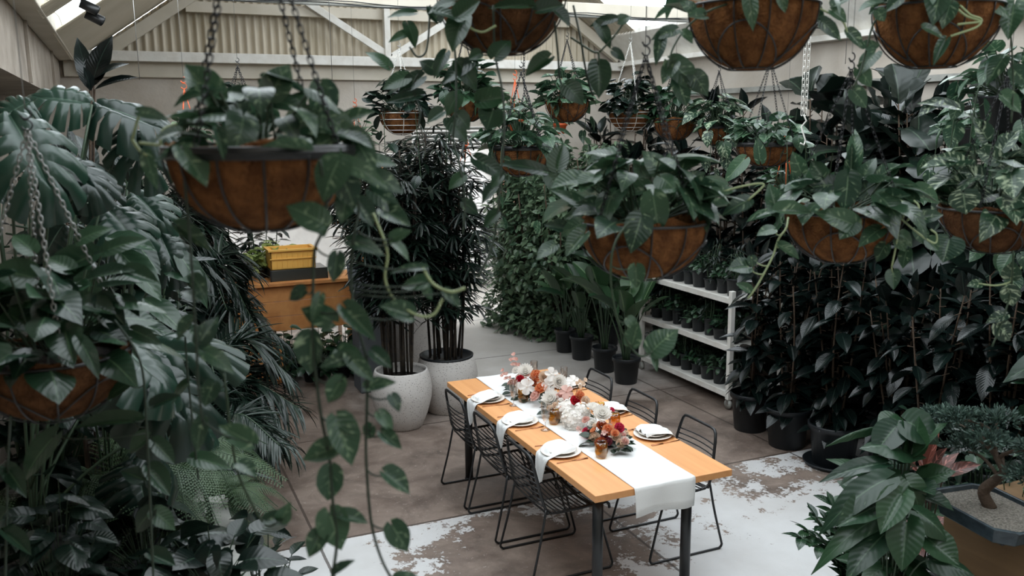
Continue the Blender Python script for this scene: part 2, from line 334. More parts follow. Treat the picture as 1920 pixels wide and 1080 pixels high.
# back wall: lintel over a wide opening, then the gable of corrugated sheet
bw = MB(); bw.box(-1.3, -.4, YB, YB+.15, 3.45, 3.8); bw.box(6.6, 7.2, YB, YB+.15, 3.45, 4.2); bw.box(-1.3, 3.7, YB, YB+.15, 2.45, 3.45); bw.box(4.95, 7.2, YB, YB+.15, 2.2, 3.45); bw.box(3.7, 4.95, YB, YB+.15, 2.8, 3.45)
bw.box(-1.3, 1.0, YB, YB+.15, 0, 2.45); bw.box(5.6, 7.2, YB, YB+.15, 0, 2.2)
struct('wall_back', bw, M['wall'])
def corrug(p0, ux, uy, L, W, amp=.012, pitch=.076, thick=.002, n_per=6):
    """sheet spanning L along ux (across the ribs) and W along uy"""
    ux = nrm(ux); uy = nrm(uy); nn = np.cross(ux, uy); n = int(L/pitch*n_per)
    V = []
    for i in range(n+1):
        t = L*i/n; q = np.array(p0)+ux*t+nn*amp*math.sin(2*PI*t/pitch); V.append(q); V.append(q+uy*W)
    Fc = [(2*i, 2*i+2, 2*i+3, 2*i+1) for i in range(n)]
    return V, Fc
# gable: vertical ribs cut to the slope
g = MB(); n = 700; V = []; x0, x1 = -.44, 6.66
for i in range(n+1):
    x = x0+(x1-x0)*i/n; yy = YB+.05+.02*math.sin(2*PI*x/.1); top = min(3.60+.7007*(x+.45), 4.10+.6957*(6.68-x))-.02; V += [(x, yy, 3.4), (x, yy, top)]
g.add(V, [(2*i, 2*i+2, 2*i+3, 2*i+1) for i in range(n)])
struct('wall_gable', g, M['corr'], True)
lv = MB()
for k in range(6): lv.bar((3.72, YB-.045, 2.5+k*.055), (4.95, YB-.045, 2.5+k*.055), .06, .012, (0, .5, 1))
o = obj('louvre_panel', lv, M['greypaint']); tag(o, 'pale grey louvred panel of horizontal blades set in the back wall', 'louvre')
struct('trim_8', MB().box(-.55, 6.98, YB-.06, YB, 3.42, 3.62), M['creambeam'], bevel=.008)
# roof: corrugated sheets with long skylight strips
SKYL = [(-.9, .3), (2.4, 4.4), (5.2, 6.9), (7.45, 8.5)]; SKYR = [(-.9, .3), (2.4, 4.4), (5.2, 6.9), (9.5, 10.95)]  # strips nearer than the tie beam are unseen, sized for the light level
def slope(side):
    e = np.array([-.45, 3.60]) if side < 0 else np.array([6.68, 4.10]); r = np.array([3.46, 6.34])
    return e, r
roof = MB(); si = 1
for side in (-1, 1):
    e, r = slope(side); prev = -2.2; bands = []
    for a, b in (SKYL if side < 0 else SKYR): bands.append(('r', prev, a)); bands.append(('s', a, b)); prev = b
    bands.append(('r', prev, YB+.1))
    d = np.array([r[0]-e[0], 0, r[1]-e[1]]); L = np.linalg.norm(d)
    for kind, a, b in bands:
        if kind == 'r':
            V, Fc = corrug((e[0], a, e[1]), (0, 1, 0), d, b-a, L, .014, .09)
            roof.add(V, Fc)
        else:
            s_ = MB(); nn = nrm(np.cross((0, 1, 0), d))
            s_.add([(e[0], a, e[1]), (e[0], b, e[1]), (r[0], b, r[1]), (r[0], a, r[1])], [(0, 1, 2, 3)])
            struct('window_%d' % si, s_, M['skylight']); si += 1
            ld = bpy.data.lights.new('daylight_portal', 'AREA'); ld.shape = 'RECTANGLE'; ld.size = b-a; ld.size_y = L; ld.cycles.is_portal = True
            lo = bpy.data.objects.new('daylight_portal', ld); col.objects.link(lo)
            mid = np.array([(e[0]+r[0])/2, (a+b)/2, (e[1]+r[1])/2]); zz = nrm(np.cross((0, 1, 0), d)); zz = zz if zz[2] > 0 else -zz
            yy = nrm(d); xx = np.cross(yy, zz)
            mid = mid-zz*.05
            lo.matrix_world = Matrix(((xx[0], yy[0], zz[0], mid[0]), (xx[1], yy[1], zz[1], mid[1]), (xx[2], yy[2], zz[2], mid[2]), (0, 0, 0, 1)))
struct('ceiling', roof, M['corr'], True)

def truss(y, name, label):
    t = thing(name, label, 'roof truss', (3.46, y, 3.62), 0)
    def P_(x, z): return (x-3.46, 0, z-3.62)
    obj('bottom_chord', MB().bar(P_(-.5, 3.66), P_(6.95, 3.66), .12, .12), M['whitepaint'], t, False, .006)
    for s_, xe in ((-1, -.35), (1, 6.9)):
        obj('rafter', MB().bar(P_(xe, roofz(xe)-.04), P_(3.46, 6.12), .09, .14), M['creambeam'], t, False, .006)
        obj('web', MB().bar(P_(3.4, 3.72), P_(3.4+s_*1.75, 4.78), .05, .09), M['whitepaint'], t, False, .004)
        obj('web', MB().bar(P_(3.46+s_*3.58, 3.72), P_(3.46+s_*2.5, 4.42), .05, .09), M['whitepaint'], t, False, .004)
    obj('king_post', MB().bar(P_(3.35, 3.7), P_(3.35, 6.1), .08, .1, (0, 1, 0)), M['whitepaint'], t, False, .004)
    return t
truss(YB-.14, 'roof_truss', 'white painted timber roof truss against the corrugated gable of the far wall')
obj_ = obj('collar_beam', MB().bar((.85, YB-.06, 4.27), (6.1, YB-.06, 4.27), .08, .13), M['creambeam'], None, False, .005)
tag(obj_, 'cream horizontal collar beam across the corrugated gable behind the truss', 'beam')
t = thing('tie_beam', 'cream tie beam with a grey conduit crossing the top of the view', 'beam', (3.3, 7.5, 3.84))
obj('beam', MB().bar((-3.65, 0, .02), (3.65, 0, .02), .1, .11), M['creambeam'], t, False, .005)
obj('conduit', MB().tube([(-3.65, -.06, -.05), (3.65, -.06, -.05)], .012), M['greypaint'], t)
for k in range(2):
    pts = [(-3.65+i*.243, -.075-.01*k, -.03-.016*k-.012*math.sin(i*1.3+k)) for i in range(31)]
    obj('cable', MB().tube(pts, .004, 4), M['blackpot'], t)

# courtyard beyond the opening
struct('ceiling_added_shade', MB().box(-2, 9, 13.1, 16.8, 3.4, 3.5), M['corr'])  # half roof added only to dim the courtyard below it
struct('wall_courtyard', MB().box(-2, 9, 16.6, 16.8, 0, 3.4), M['whitewall'])
t = tag(obj('brick_pier', MB().box(7.0, 7.22, 16.3, 16.59, 0, 3.2), M['brick'], None, False, .01), 'red brick pier on the white wall, seen through the far doorway', 'pier')
t = thing('timber_post_frame', 'raw timber post frame standing before the white wall behind the palms', 'frame', (3.05, 12.4, 0))  # plain timber frame of two posts and a rail, not a trellis
for dx in (0, .32): obj('post', MB().box(dx-.04, dx+.04, -.04, .04, 0, 2.3), M['timber'], t, False, .004)
obj('rail', MB().box(-.04, .36, -.03, .03, 1.55, 1.63), M['timber'], t, False, .004)

# ------------------------------------------------------------ leaf templates
def tmpl(rows, ncol=5, fold=.25, droop=.3, cord=0, wave=0, wn=3):
    """rows: (v, half width). x across, y along, z up; length 1"""
    us = np.linspace(-1, 1, ncol); V = []; C = []
    for v, wd in rows:
        for u in us:
            y = v-cord*abs(u)*max(0, 1-v*3.0)
            z = fold*abs(u)*wd-droop*v*v*.9+wave*math.sin(v*wn*2*PI+(u > 0)*1.3)*abs(u)
            V.append((u*wd, y, z)); C.append((u*.5+.5, v, 0))
    Fc = [(i*ncol+k, i*ncol+k+1, (i+1)*ncol+k+1, (i+1)*ncol+k) for i in range(len(rows)-1) for k in range(ncol-1)]
    return np.array(V), Fc, np.array(C)
HR = [(0, .06), (.04, .26), (.12, .37), (.25, .425), (.42, .41), (.58, .345), (.74, .235), (.88, .11), (.96, .035), (1, .004)]
ER = [(0, .02), (.08, .10), (.22, .19), (.42, .235), (.62, .22), (.8, .145), (.92, .06), (1, .004)]
T = {}
T['heart'] = [tmpl(HR, 7, f, d, .2, .012) for f, d in ((.35, .15), (.15, .35), (-.3, .5), (.5, .05), (.1, .75))]
T['hearts'] = [tmpl(HR[::2]+[HR[-1]], 3, f, d, .18) for f, d in ((.35, .15), (.15, .45), (-.3, .5), (.5, .1))]
T['ellip'] = [tmpl(ER, 5, f, d) for f, d in ((.35, .1), (.25, .3), (.5, .15), (.15, .5))]
T['ellips'] = [tmpl(ER[::2]+[ER[-1]], 3, f, d) for f, d in ((.35, .1), (.25, .3), (.5, .2))]
T['round'] = [tmpl([(0, .1), (.06, .3), (.2, .43), (.4, .48), (.6, .44), (.8, .3), (.93, .14), (1, .02)], 5, f, d, .12, .01) for f, d in ((.2, .1), (-.2, .3), (.3, .25))]
T['lyr'] = [tmpl([(0, .05), (.1, .17), (.25, .23), (.4, .25), (.55, .33), (.75, .42), (.9, .33), (.97, .16), (1, .04)], 7, f, d, 0, .03, 3) for f, d in ((.25, .15), (.35, .35), (.1, .5))]
T['blade'] = [tmpl([(0, .012), (.2, .034), (.55, .034), (.85, .02), (1, .001)], 3, .6, d) for d in (.1, .4, .8)]
T['fan'] = [tmpl([(0, .01), (.2, .05), (.6, .062), (.92, .045), (1, .02)], 3, .5, d) for d in (.1, .35)]
T['long'] = [tmpl([(0, .03), (.12, .11), (.35, .17), (.6, .15), (.82, .09), (1, .003)], 5, f, d, 0, .01, 3) for f, d in ((.4, .25), (.3, .6), (.5, .1))]
T['paddle'] = [tmpl([(0, .03), (.06, .14), (.2, .24), (.45, .29), (.7, .26), (.88, .16), (.97, .06), (1, .005)], 7, f, d, .04, .012, 6) for f, d in ((.45, .1), (.35, .35), (.6, .2))]
T['petal'] = [tmpl([(0, .06), (.25, .24), (.55, .42), (.8, .45), (.95, .3), (1, .12)], 5, .35, d) for d in (-.7, -.4, .2)]
T['thin'] = [tmpl([(0, .03), (.4, .12), (.8, .12), (1, .02)], 3, .5, d) for d in (-.5, -.1, .3)]
def monstera_t(seed):
    rs = random.Random(seed); V = []; C = []; Fc = []
    # outline radius around the leaf; lobes separated by slits that run in towards the midrib
    for side in (-1, 1):
        nl = 6
        for k in range(nl):
            a0 = k/nl; a1 = (k+.80)/nl if k < nl-1 else 1.0
            base = len(V)
            for i in range(5):
                a = a0+(a1-a0)*i/4
                def edge(a):
                    th = -.55*PI*(1-a)**1.25*1.15+.5*PI*a**.9 if False else (-.38*PI+(.88*PI)*a)
                    r = .50+.10*math.sin(a*PI)+(.10*a)
                    x = math.cos(th)*r*.95; y = .36+math.sin(th)*r*(1.02 if th > 0 else .8)
                    return x, y
                ex, ey = edge(a)
                my = max(0.0, min(.95, .02+a*.72))
                tip = 1.0 if 0 < i < 4 else .93
                slit0 = .42+.1*rs.random()
                for j, q in enumerate((0, .2, .33, .7, 1.0)):
                    inner = q <= .34
                    aa = k/nl+(1.0/nl)*i/4 if inner else a
                    ex2, ey2 = edge(min(1, aa)); my2 = max(0, min(.95, .02+min(1, aa)*.72))
                    x = ex2*q*tip; y = my2+(ey2-my2)*q*tip
                    z = .16*q*(1-q)*2-.22*q*q-.25*y*y+.034*math.sin(i/4*PI)*q
                    V.append((side*x, y, z)); C.append((.5+side*.5*q, y, 0))
            for i in range(4):
                for j in range(4):
                    f = (base+i*5+j, base+i*5+j+1, base+(i+1)*5+j+1, base+(i+1)*5+j)
                    Fc.append(f if side > 0 else f[::-1])
    return np.array(V), Fc, np.array(C)
T['monstera'] = [monstera_t(s) for s in (1, 2, 3)]

def leaf(mb, kind, base, dr, nm, ln, wd=1.0, var=None, rnd=None):
    V, Fc, C = T[kind][random.randrange(len(T[kind])) if var is None else var]
    d = nrm(dr); x = np.cross(d, nm)
    if np.linalg.norm(x) < 1e-4: x = np.cross(d, (1, 0, .3))
    x = nrm(x); n = np.cross(x, d)
    W = np.asarray(base)+(V[:, :1]*x*wd+V[:, 1:2]*d+V[:, 2:3]*n)*ln
    C = C.copy(); C[:, 2] = random.random() if rnd is None else rnd
    mb.add(W, Fc, C)
def curve(a, b, sag=0, n=6, side=(0, 0, 0)):
    a = np.asarray(a, float); b = np.asarray(b, float)
    return [a+(b-a)*t+np.array([0, 0, 1])*sag*4*t*(1-t)+np.array(side)*4*t*(1-t) for t in np.linspace(0, 1, n)]
def spline(pts, per=6):
    P_ = [np.asarray(p, float) for p in pts]; P_ = [2*P_[0]-P_[1]]+P_+[2*P_[-1]-P_[-2]]; out = []
    for i in range(1, len(P_)-2):
        for k in range(per):
            t = k/per; a, b, c, d = P_[i-1:i+3]
            out.append(.5*((2*b)+(-a+c)*t+(2*a-5*b+4*c-d)*t*t+(-a+3*b-3*c+d)*t**3))
    out.append(P_[-2]); return out
rnd = random.uniform
def rv(s=1): return np.array([rnd(-s, s) for _ in range(3)])

# ------------------------------------------------------------ plant bodies (foliage mesh, stem mesh), local to the base
def b_rubber(h, nst, ll, spread=.22, kind='ellip', every=.05, low=.15, seed=0):
    random.seed(seed); L = MB(); S = MB()
    for s in range(nst):
        a = rnd(0, 2*PI); top = np.array([math.cos(a)*rnd(.3, 1)*spread, math.sin(a)*rnd(.3, 1)*spread, h*rnd(.8, 1)])
        st = curve((math.cos(a)*.03, math.sin(a)*.03, 0), top, 0, 8, (rnd(-.04, .04), rnd(-.04, .04), 0)); S.tube(st, [.011-.0008*i for i in range(8)], 5)
        z = low*h+rnd(0, .05); ph = rnd(0, 6)
        while z < top[2]:
            t = z/top[2]; p = st[0]+(top-st[0])*t; ph += 2.4; el = rnd(-.35, .45)+.7*(t > .93)
            d = np.array([math.cos(ph)*math.cos(el), math.sin(ph)*math.cos(el), math.sin(el)]); q = p+d*.05
            S.tube([p, q], .0035, 4, False); leaf(L, kind, q, d-np.array([0, 0, rnd(0, .5)]), (d*.25+np.array([0, 0, 1])+rv(.3)), ll*rnd(.75, 1.1)); z += every*rnd(.7, 1.3)
        leaf(L, kind, top, (rnd(-.3, .3), rnd(-.3, .3), 1), rv(1), ll*.8)
    return L, S
def b_mound(R, h, nl, ll, kind='heart', seed=0, up=.4, droop=.3, pet=True):
    random.seed(seed); L = MB(); S = MB()
    for i in range(nl):
        a = rnd(0, 2*PI); el = math.asin(min(1, max(-.25, rnd(-.15, 1)))); r = rnd(.55, 1)
        e = np.array([math.cos(a)*math.cos(el)*R*r, math.sin(a)*math.cos(el)*R*r, math.sin(el)*h*r+.02])
        b = np.array([math.cos(a)*rnd(0, .3)*R, math.sin(a)*rnd(0, .3)*R, 0])
        if pet: S.tube(curve(b, e, .04*h, 5), .0028, 4, False)
        d = nrm(np.array([math.cos(a), math.sin(a), rnd(-.5, up)])+rv(.35))
        leaf(L, kind, e, d, np.array([0, 0, 1])+d*.3+rv(.45), ll*rnd(.65, 1.15))
    return L, S
def b_vine(path, ll, step, kind='heart', seed=0, r=.0032):
    random.seed(seed); L = MB(); S = MB(); sp_ = spline(path, 6); S.tube(sp_, r, 5)
    acc = 0; k = 0
    for i in range(1, len(sp_)):
        acc += np.linalg.norm(sp_[i]-sp_[i-1])
        if acc > step:
            acc = 0; k += 1; p = sp_[i]; a = rnd(0, 2*PI) if k % 2 else rnd(0, 2*PI)
            o_ = np.array([math.cos(a), math.sin(a), rnd(-.1, .5)])*ll*rnd(.35, .7)
            S.tube(curve(p, p+o_, -.01, 4), r*.6, 4, False)
            d = nrm(np.array([o_[0], o_[1], 0])/ll*.8+np.array([0, 0, -1.0])+rv(.35)); leaf(L, kind, p+o_, d, nrm([o_[0], o_[1], .5*ll])+rv(.3), ll*rnd(.7, 1.1))
    return L, S
def b_rhapis(h, n, spread, seed):
    random.seed(seed); L = MB(); S = MB()
    for c in range(n):
        a = rnd(0, 2*PI); rr = spread*math.sqrt(rnd(0, 1)); hh = h*rnd(.62, 1)
        b = np.array([math.cos(a)*rr*.75, math.sin(a)*rr*.75, 0]); t = np.array([math.cos(a)*rr*1.3+rnd(-.05, .05), math.sin(a)*rr*1.3+rnd(-.05, .05), hh])
        st = curve(b, t, 0, 10, (rnd(-.03, .03), rnd(-.03, .03), 0)); S.tube(st, [.0115-.0004*i for i in range(10)], 6)
        for z in np.arange(hh*.3, hh, .075):
            f = z/hh; p = b+(t-b)*f; az = rnd(0, 2*PI); el = rnd(-.05, .9)
            if f < .5 and random.random() < .35: continue
            pl = rnd(.12, .26); q = p+np.array([math.cos(az)*math.cos(el), math.sin(az)*math.cos(el), math.sin(el)])*pl
            S.tube(curve(p, q, .02, 4), .0025, 4, False); ax = nrm(q-p); sx = nrm(np.cross(ax, (0, 0, 1))); k = random.randint(6, 9)
            for j in range(k):
                g_ = (j/(k-1)-.5)*2.9; d = ax*math.cos(g_)+sx*math.sin(g_)-np.array([0, 0, rnd(.1, .6)])
                leaf(L, 'fan', q, d, (0, 0, 1)+rv(.2), rnd(.16, .25))
    return L, S
def b_kentia(h, nf, fl, seed, a0=0, a1=2*PI):
    random.seed(seed); L = MB(); S = MB()
    for i in range(nf):
        a = a0+(a1-a0)*(i+rnd(-.3, .3))/nf; out = fl*rnd(.6, 1); b = np.array([0, 0, 0.]); hh = h*rnd(.6, 1)
        P0 = [b, (math.cos(a)*out*.2, math.sin(a)*out*.2, hh*.6), (math.cos(a)*out*.55, math.sin(a)*out*.55, hh), (math.cos(a)*out, math.sin(a)*out, hh*rnd(.6, .85))]
        sp_ = spline(P0, 9); S.tube(sp_, .006, 5); m = len(sp_)
        for k in range(int(m*.38), m):
            for kk in (0, .5):
                if k+1 >= m and kk: break
                p = sp_[k]+(sp_[min(k+1, m-1)]-sp_[k])*kk; td = nrm(sp_[min(k+1, m-1)]-sp_[k-1]); sx = nrm(np.cross(td, (0, 0, 1))); f = (k-m*.38)/(m*.62)
                for s_ in (-1, 1):
                    leaf(L, 'blade', p, td*.9+sx*s_+np.array([0, 0, rnd(-.2, .25)]), (0, 0, 1)+rv(.2), fl*.38*(1-.6*abs(f-.35))*rnd(.9, 1.1), 1.3)
    return L, S
def b_fern(nf, fl, seed, a0=0, a1=2*PI, up=.5):
    random.seed(seed); L = MB(); S = MB()
    for i in range(nf):
        a = a0+(a1-a0)*(i+rnd(-.3, .3))/nf; out = fl*rnd(.7, 1); c, s = math.cos(a), math.sin(a); hh = fl*up*rnd(.7, 1.2)
        sp_ = spline([(0, 0, 0), (c*out*.3, s*out*.3, hh), (c*out*.7, s*out*.7, hh*.9), (c*out, s*out, hh*rnd(-.1, .4))], 13); S.tube(sp_, .0022, 4); m = len(sp_)
        for k in range(5, m-1):
            td = nrm(sp_[k+1]-sp_[k-1]); sx = nrm(np.cross(td, (0, 0, 1))); f = (k-5)/(m-6); pl = fl*.26*(1-f)**.8*min(1, .5+f*4)+.01; nn_ = np.cross(sx, td)
            for s_ in (-1, 1):
                pd = nrm(sx*s_+td*.35-nn_*.15); n_p = max(3, int(pl/.011))
                for j in range(n_p):
                    q = sp_[k]+pd*pl*(j+.3)/n_p; lw = pl*.07*(1-j/n_p)+.0026
                    pp = nrm(np.cross(pd, nn_)); a_ = q-pd*.005; b_ = q+pd*.005
                    V = [a_, b_, q+pd*.004+pp*lw, q+pd*.004-pp*lw]
                    L.add(V, [(0, 1, 2), (1, 0, 3)], np.tile([.5, .5, (i*.37) % 1], (4, 1)))
    return L, S
def b_bird(h, nl, seed, ll=.5):
    random.seed(seed); L = MB(); S = MB()
    for i in range(nl):
        a = 2*PI*i/nl+rnd(-.4, .4); hh = h*rnd(.35, .62); o_ = rnd(.1, .3)
        t = np.array([math.cos(a)*o_, math.sin(a)*o_, hh]); S.tube(curve((math.cos(a)*.03, math.sin(a)*.03, 0), t, 0, 8, (-math.cos(a)*.03, -math.sin(a)*.03, 0)), [.012-.001*k for k in range(8)], 6)
        d = nrm(np.array([math.cos(a)*.7, math.sin(a)*.7, rnd(.2, 1.3)])); leaf(L, 'paddle', t, d, np.array([-math.cos(a)*.6, -math.sin(a)*.6, .8])+rv(.3), ll*rnd(.7, 1.1))
    return L, S
def b_monstera(h, nl, ll, seed, a0=0, a1=2*PI):
    random.seed(seed); L = MB(); S = MB()
    for i in range(nl):
        a = a0+(a1-a0)*(i+rnd(0, .8))/nl; hh = h*rnd(.3, 1); o_ = rnd(.25, .6)
        t = np.array([math.cos(a)*o_, math.sin(a)*o_, hh]); S.tube(curve((0, 0, hh*.3), t, .05, 7), .007, 5)
        leaf(L, 'monstera', t, (math.cos(a)*.6, math.sin(a)*.6, rnd(-.8, -.2)), np.array([math.cos(a)*.7, math.sin(a)*.7, .9])+rv(.25), ll*rnd(.7, 1.05))
    return L, S
def b_zz(h, nf, seed):
    random.seed(seed); L = MB(); S = MB()
    for i in range(nf):
        a = 2*PI*i/nf+rnd(-.4, .4); o_ = rnd(.3, .75)*h; sp_ = spline([(0, 0, 0), (math.cos(a)*o_*.35, math.sin(a)*o_*.35, h*.55), (math.cos(a)*o_, math.sin(a)*o_, h*rnd(.75, 1))], 8)
        S.tube(sp_, .006, 5); m = len(sp_)
        for k in range(4, m):
            td = nrm(sp_[k]-sp_[k-1]); sx = nrm(np.cross(td, (0, 0, 1)))
            for s_ in (-1, 1): (k % 2 == 0) and leaf(L, 'ellip', sp_[k], td*.8+sx*s_*.9, (0, 0, 1)+rv(.2)+(-td*.3), .105*rnd(.85, 1.1), .95)
        leaf(L, 'ellips', sp_[-1], td, (0, 0, 1), .08)
    return L, S
MESH = {}
def body(key, fn):
    """leaf and stem meshes of one plant body, built once and shared by its copies"""
    if key not in MESH:
        L, S = fn(); MESH[key] = (L.mesh('foliage'), S.mesh('stem'))
    return MESH[key]
def attach(parent, key, fn, lm, sm, z=0, sc=1, rz=0, names=('foliage', 'stem')):
    me = body(key, fn); out = []
    for m_, nme, mt in ((me[0], names[0], lm), (me[1], names[1], sm)):
        o = bpy.data.objects.new(nme, m_); col.objects.link(o); o.parent = parent; o.location = (0, 0, z); o.scale = (sc,)*3; o.rotation_euler = (0, 0, rz)
        if not m_.materials: m_.materials.append(M[mt])
        elif m_.materials[0] != M[mt]:
            o.material_slots[0].link = 'OBJECT'; o.material_slots[0].material = M[mt]
        out.append(o)
    return out
POT = {}
def pot(parent, r, h, m='blackpot', saucer=False):
    k = (round(r, 3), round(h, 3), m)
    if k not in POT:
        b = MB(); b.lathe([(r*.78, 0), (r*.8, .004), (r*.96, h*.86), (r*1.06, h*.87), (r*1.07, h*.985), (r*1.05, h), (r*.99, h), (r*.97, h*.9), (r*.94, h*.86)], 28)
        s_ = MB(); s_.lathe([(r*.95, h*.84), (r*.5, h*.87), (.001, h*.875)], 20)
        POT[k] = (b.mesh('pot'), s_.mesh('soil'))
    a, s_ = POT[k]; obj('pot', a, M[m], parent); obj('soil', s_, M['soil'], parent)
    if saucer: obj('saucer', MB().lathe([(r*.95, 0), (r*1.12, .002), (r*1.2, .035), (r*1.16, .035), (r*1.08, .012), (.001, .01)], 28), M[m], parent)
def potted(name, label, x, y, z, r, h, key, fn, lm, sm='bark', group=None, sc=1, rz=None, cat='potted plant', saucer=False, pm='blackpot'):
    t = thing(name, label, cat, (x, y, z), 0, group); pot(t, r, h, pm, saucer)
    attach(t, key, fn, lm, sm, h*.84, sc, rnd(0, 6.28) if rz is None else rz); return t

# ------------------------------------------------------------ dining table and what stands on it
TX0, TX1, TY0, TY1, TZ = 2.265, 3.200, 4.046, 6.514, .77
TC = np.array([(TX0+TX1)/2, (TY0+TY1)/2, 0])
t = thing('dining_table', 'long oak plank dining table on round black steel legs', 'table', TC)
tt = MB(); tw = (TX1-TX0)/2; tl = (TY1-TY0)/2
tt.box(-tw, -.002, -tl, tl, TZ-.042, TZ); obj('tabletop', tt, M['oak'], t, False, .003, 'left oak board of the tabletop')
tt = MB(); tt.box(.002, tw, -tl, tl, TZ-.042, TZ); obj('tabletop', tt, M['oak'], t, False, .003, 'right oak board of the tabletop')
for x, y in ((-.375, -1.10), (.24, -1.10), (-.365, 1.03), (.24, 1.03)):
    lg = MB(); lg.tube([(x, y, .004), (x, y, TZ-.044)], .032, 20); lg.box(x-.06, x+.06, y-.06, y+.06, TZ-.048, TZ-.042); lg.lathe([(.034, 0), (.036, .001), (.036, .012), (.032, .014)], 20, (x, y, 0)); obj('leg', lg, M['blackmetal'], t, True)
def cloth(rows, y0, y1, n, fn):
    V = []; Fc = []
    for i in range(len(rows)):
        for k in range(n):
            V.append(fn(i, rows[i], k/(n-1)))
    return V, [(i*n+k, i*n+k+1, (i+1)*n+k+1, (i+1)*n+k) for i in range(len(rows)-1) for k in range(n-1)]
ys = list(np.linspace(TY0-.004, TY1+.004, 60)); V = []; prof = [(TY0-.012, .60), (TY0-.011, .65), (TY0-.010, .70), (TY0-.009, .75), (TY0-.006, .768), (TY0, .7735)]+[(y, .7735) for y in ys[1:-1]]+[(TY1, .7735), (TY1+.006, .768), (TY1+.01, .7), (TY1+.012, .62)]
def rf(i, p, s):
    x = 2.515+.415*s; hang = max(0, (.77-p[1])/.17)
    return (x+.012*hang*math.sin(i)*.3+.02*hang*(s-.5)*-.4, p[0]-.012*hang*math.sin(s*9+1), p[1]+.0012*math.sin(p[0]*9+s*4)+.0012*math.sin(s*13+p[0]*3)+(.008*math.sin(s*5)*hang))
V, Fc = cloth(prof, 0, 0, 16, rf)
rn = obj('table_runner', MB().add(V, Fc), M['linen'], None, True); sm_ = rn.modifiers.new('s', 'SOLIDIFY'); sm_.thickness = .0015; sm_.offset = 1
tag(rn, 'white linen runner down the middle of the oak table, hanging over the near end', 'table runner')

def chair():
    t = thing('dining_chair', '', 'chair', (0, 0, 0), 0, 'black wire chairs around the table')
    def back(z): return -.205-.075*(z-.46)/.36
    sh = MB(); pr = [(.25, .405), (.245, .432), (.225, .448), (.1, .446), (-.1, .44), (-.165, .445), (-.197, .465), (back(.52), .52), (back(.62), .62), (back(.74), .74)]
    loop = [(x, -.235 if z < .5 else -.235+.045*(z-.5)/.3, z) for x, z in pr]+[(back(.79), -.185, .79), (back(.81), -.165, .81), (back(.815), -.13, .815)]
    loop = loop+[(x, -y, z) for x, y, z in loop[::-1]]
    sh.tube(loop, .010, 8); obj('frame', sh, M['blackmetal'], t)
    bw = MB()
    for z in (.50, .535, .57, .605, .64, .675, .71):
        hw = .235-.045*max(0, z-.5)/.3+.008
        bw.tube([(back(z)-.028*(1-(s/1.0)**2)-.002, s*hw, z) for s in np.linspace(-1, 1, 9)], .0046, 5)
    obj('back_wires', bw, M['blackmetal'], t)
    sw = MB()
    for i, x in enumerate(np.linspace(-.19, .235, 15)):
        z0 = .448 if x > -.1 else .452
        sw.tube([(x, s*.248, z0-.018*(1-s*s)) for s in np.linspace(-1, 1, 9)], .0046, 5)
    sw.tube([(-.18, 0, .43), (.1, 0, .426), (.24, 0, .43)], .004, 5); obj('seat_wires', sw, M['blackmetal'], t)
    for s in (-1, 1):
        lb = MB(); y = s*.246
        lb.tube(spline([(-.2, y-.006*s, .475), (-.24, y, .28), (-.292, y+.01*s, .07), (-.30, y+.012*s, .03), (-.28, y+.012*s, .009), (-.24, y+.012*s, .0085), (.2, y+.012*s, .0085), (.245, y+.012*s, .009), (.262, y+.012*s, .03), (.255, y+.01*s, .07), (.19, y, .3), (.145, y-.006*s, .43)], 4), .008, 8)
        obj('sled_leg', lb, M['blackmetal'], t)
    obj('crossbar', MB().tube([(-.19, -.24, .445), (-.17, 0, .415), (-.19, .24, .445)], .0065, 6), M['blackmetal'], t); obj('crossbar', MB().tube([(.145, -.24, .43), (.145, 0, .41), (.145, .24, .43)], .0065, 6), M['blackmetal'], t)
    return t
c0 = chair(); c0.location = (2.42, 6.02, 0)
c0['label'] = 'black wire chair on the left long side, nearest the white planters'
dup(c0, (2.42, 5.42, 0), .0, 'black wire chair on the left long side, middle of its three')
dup(c0, (2.42, 4.82, 0), .0, 'black wire chair on the left long side, nearest the camera')
dup(c0, (3.16, 6.07, 0), PI, 'black wire chair on the right long side, farthest, below the paddle-leaved plants')
dup(c0, (3.17, 5.43, 0), PI, 'black wire chair on the right long side, middle of its three')
dup(c0, (3.18, 4.74, 0), PI, 'black wire chair on the right long side, nearest the hanging runner end')

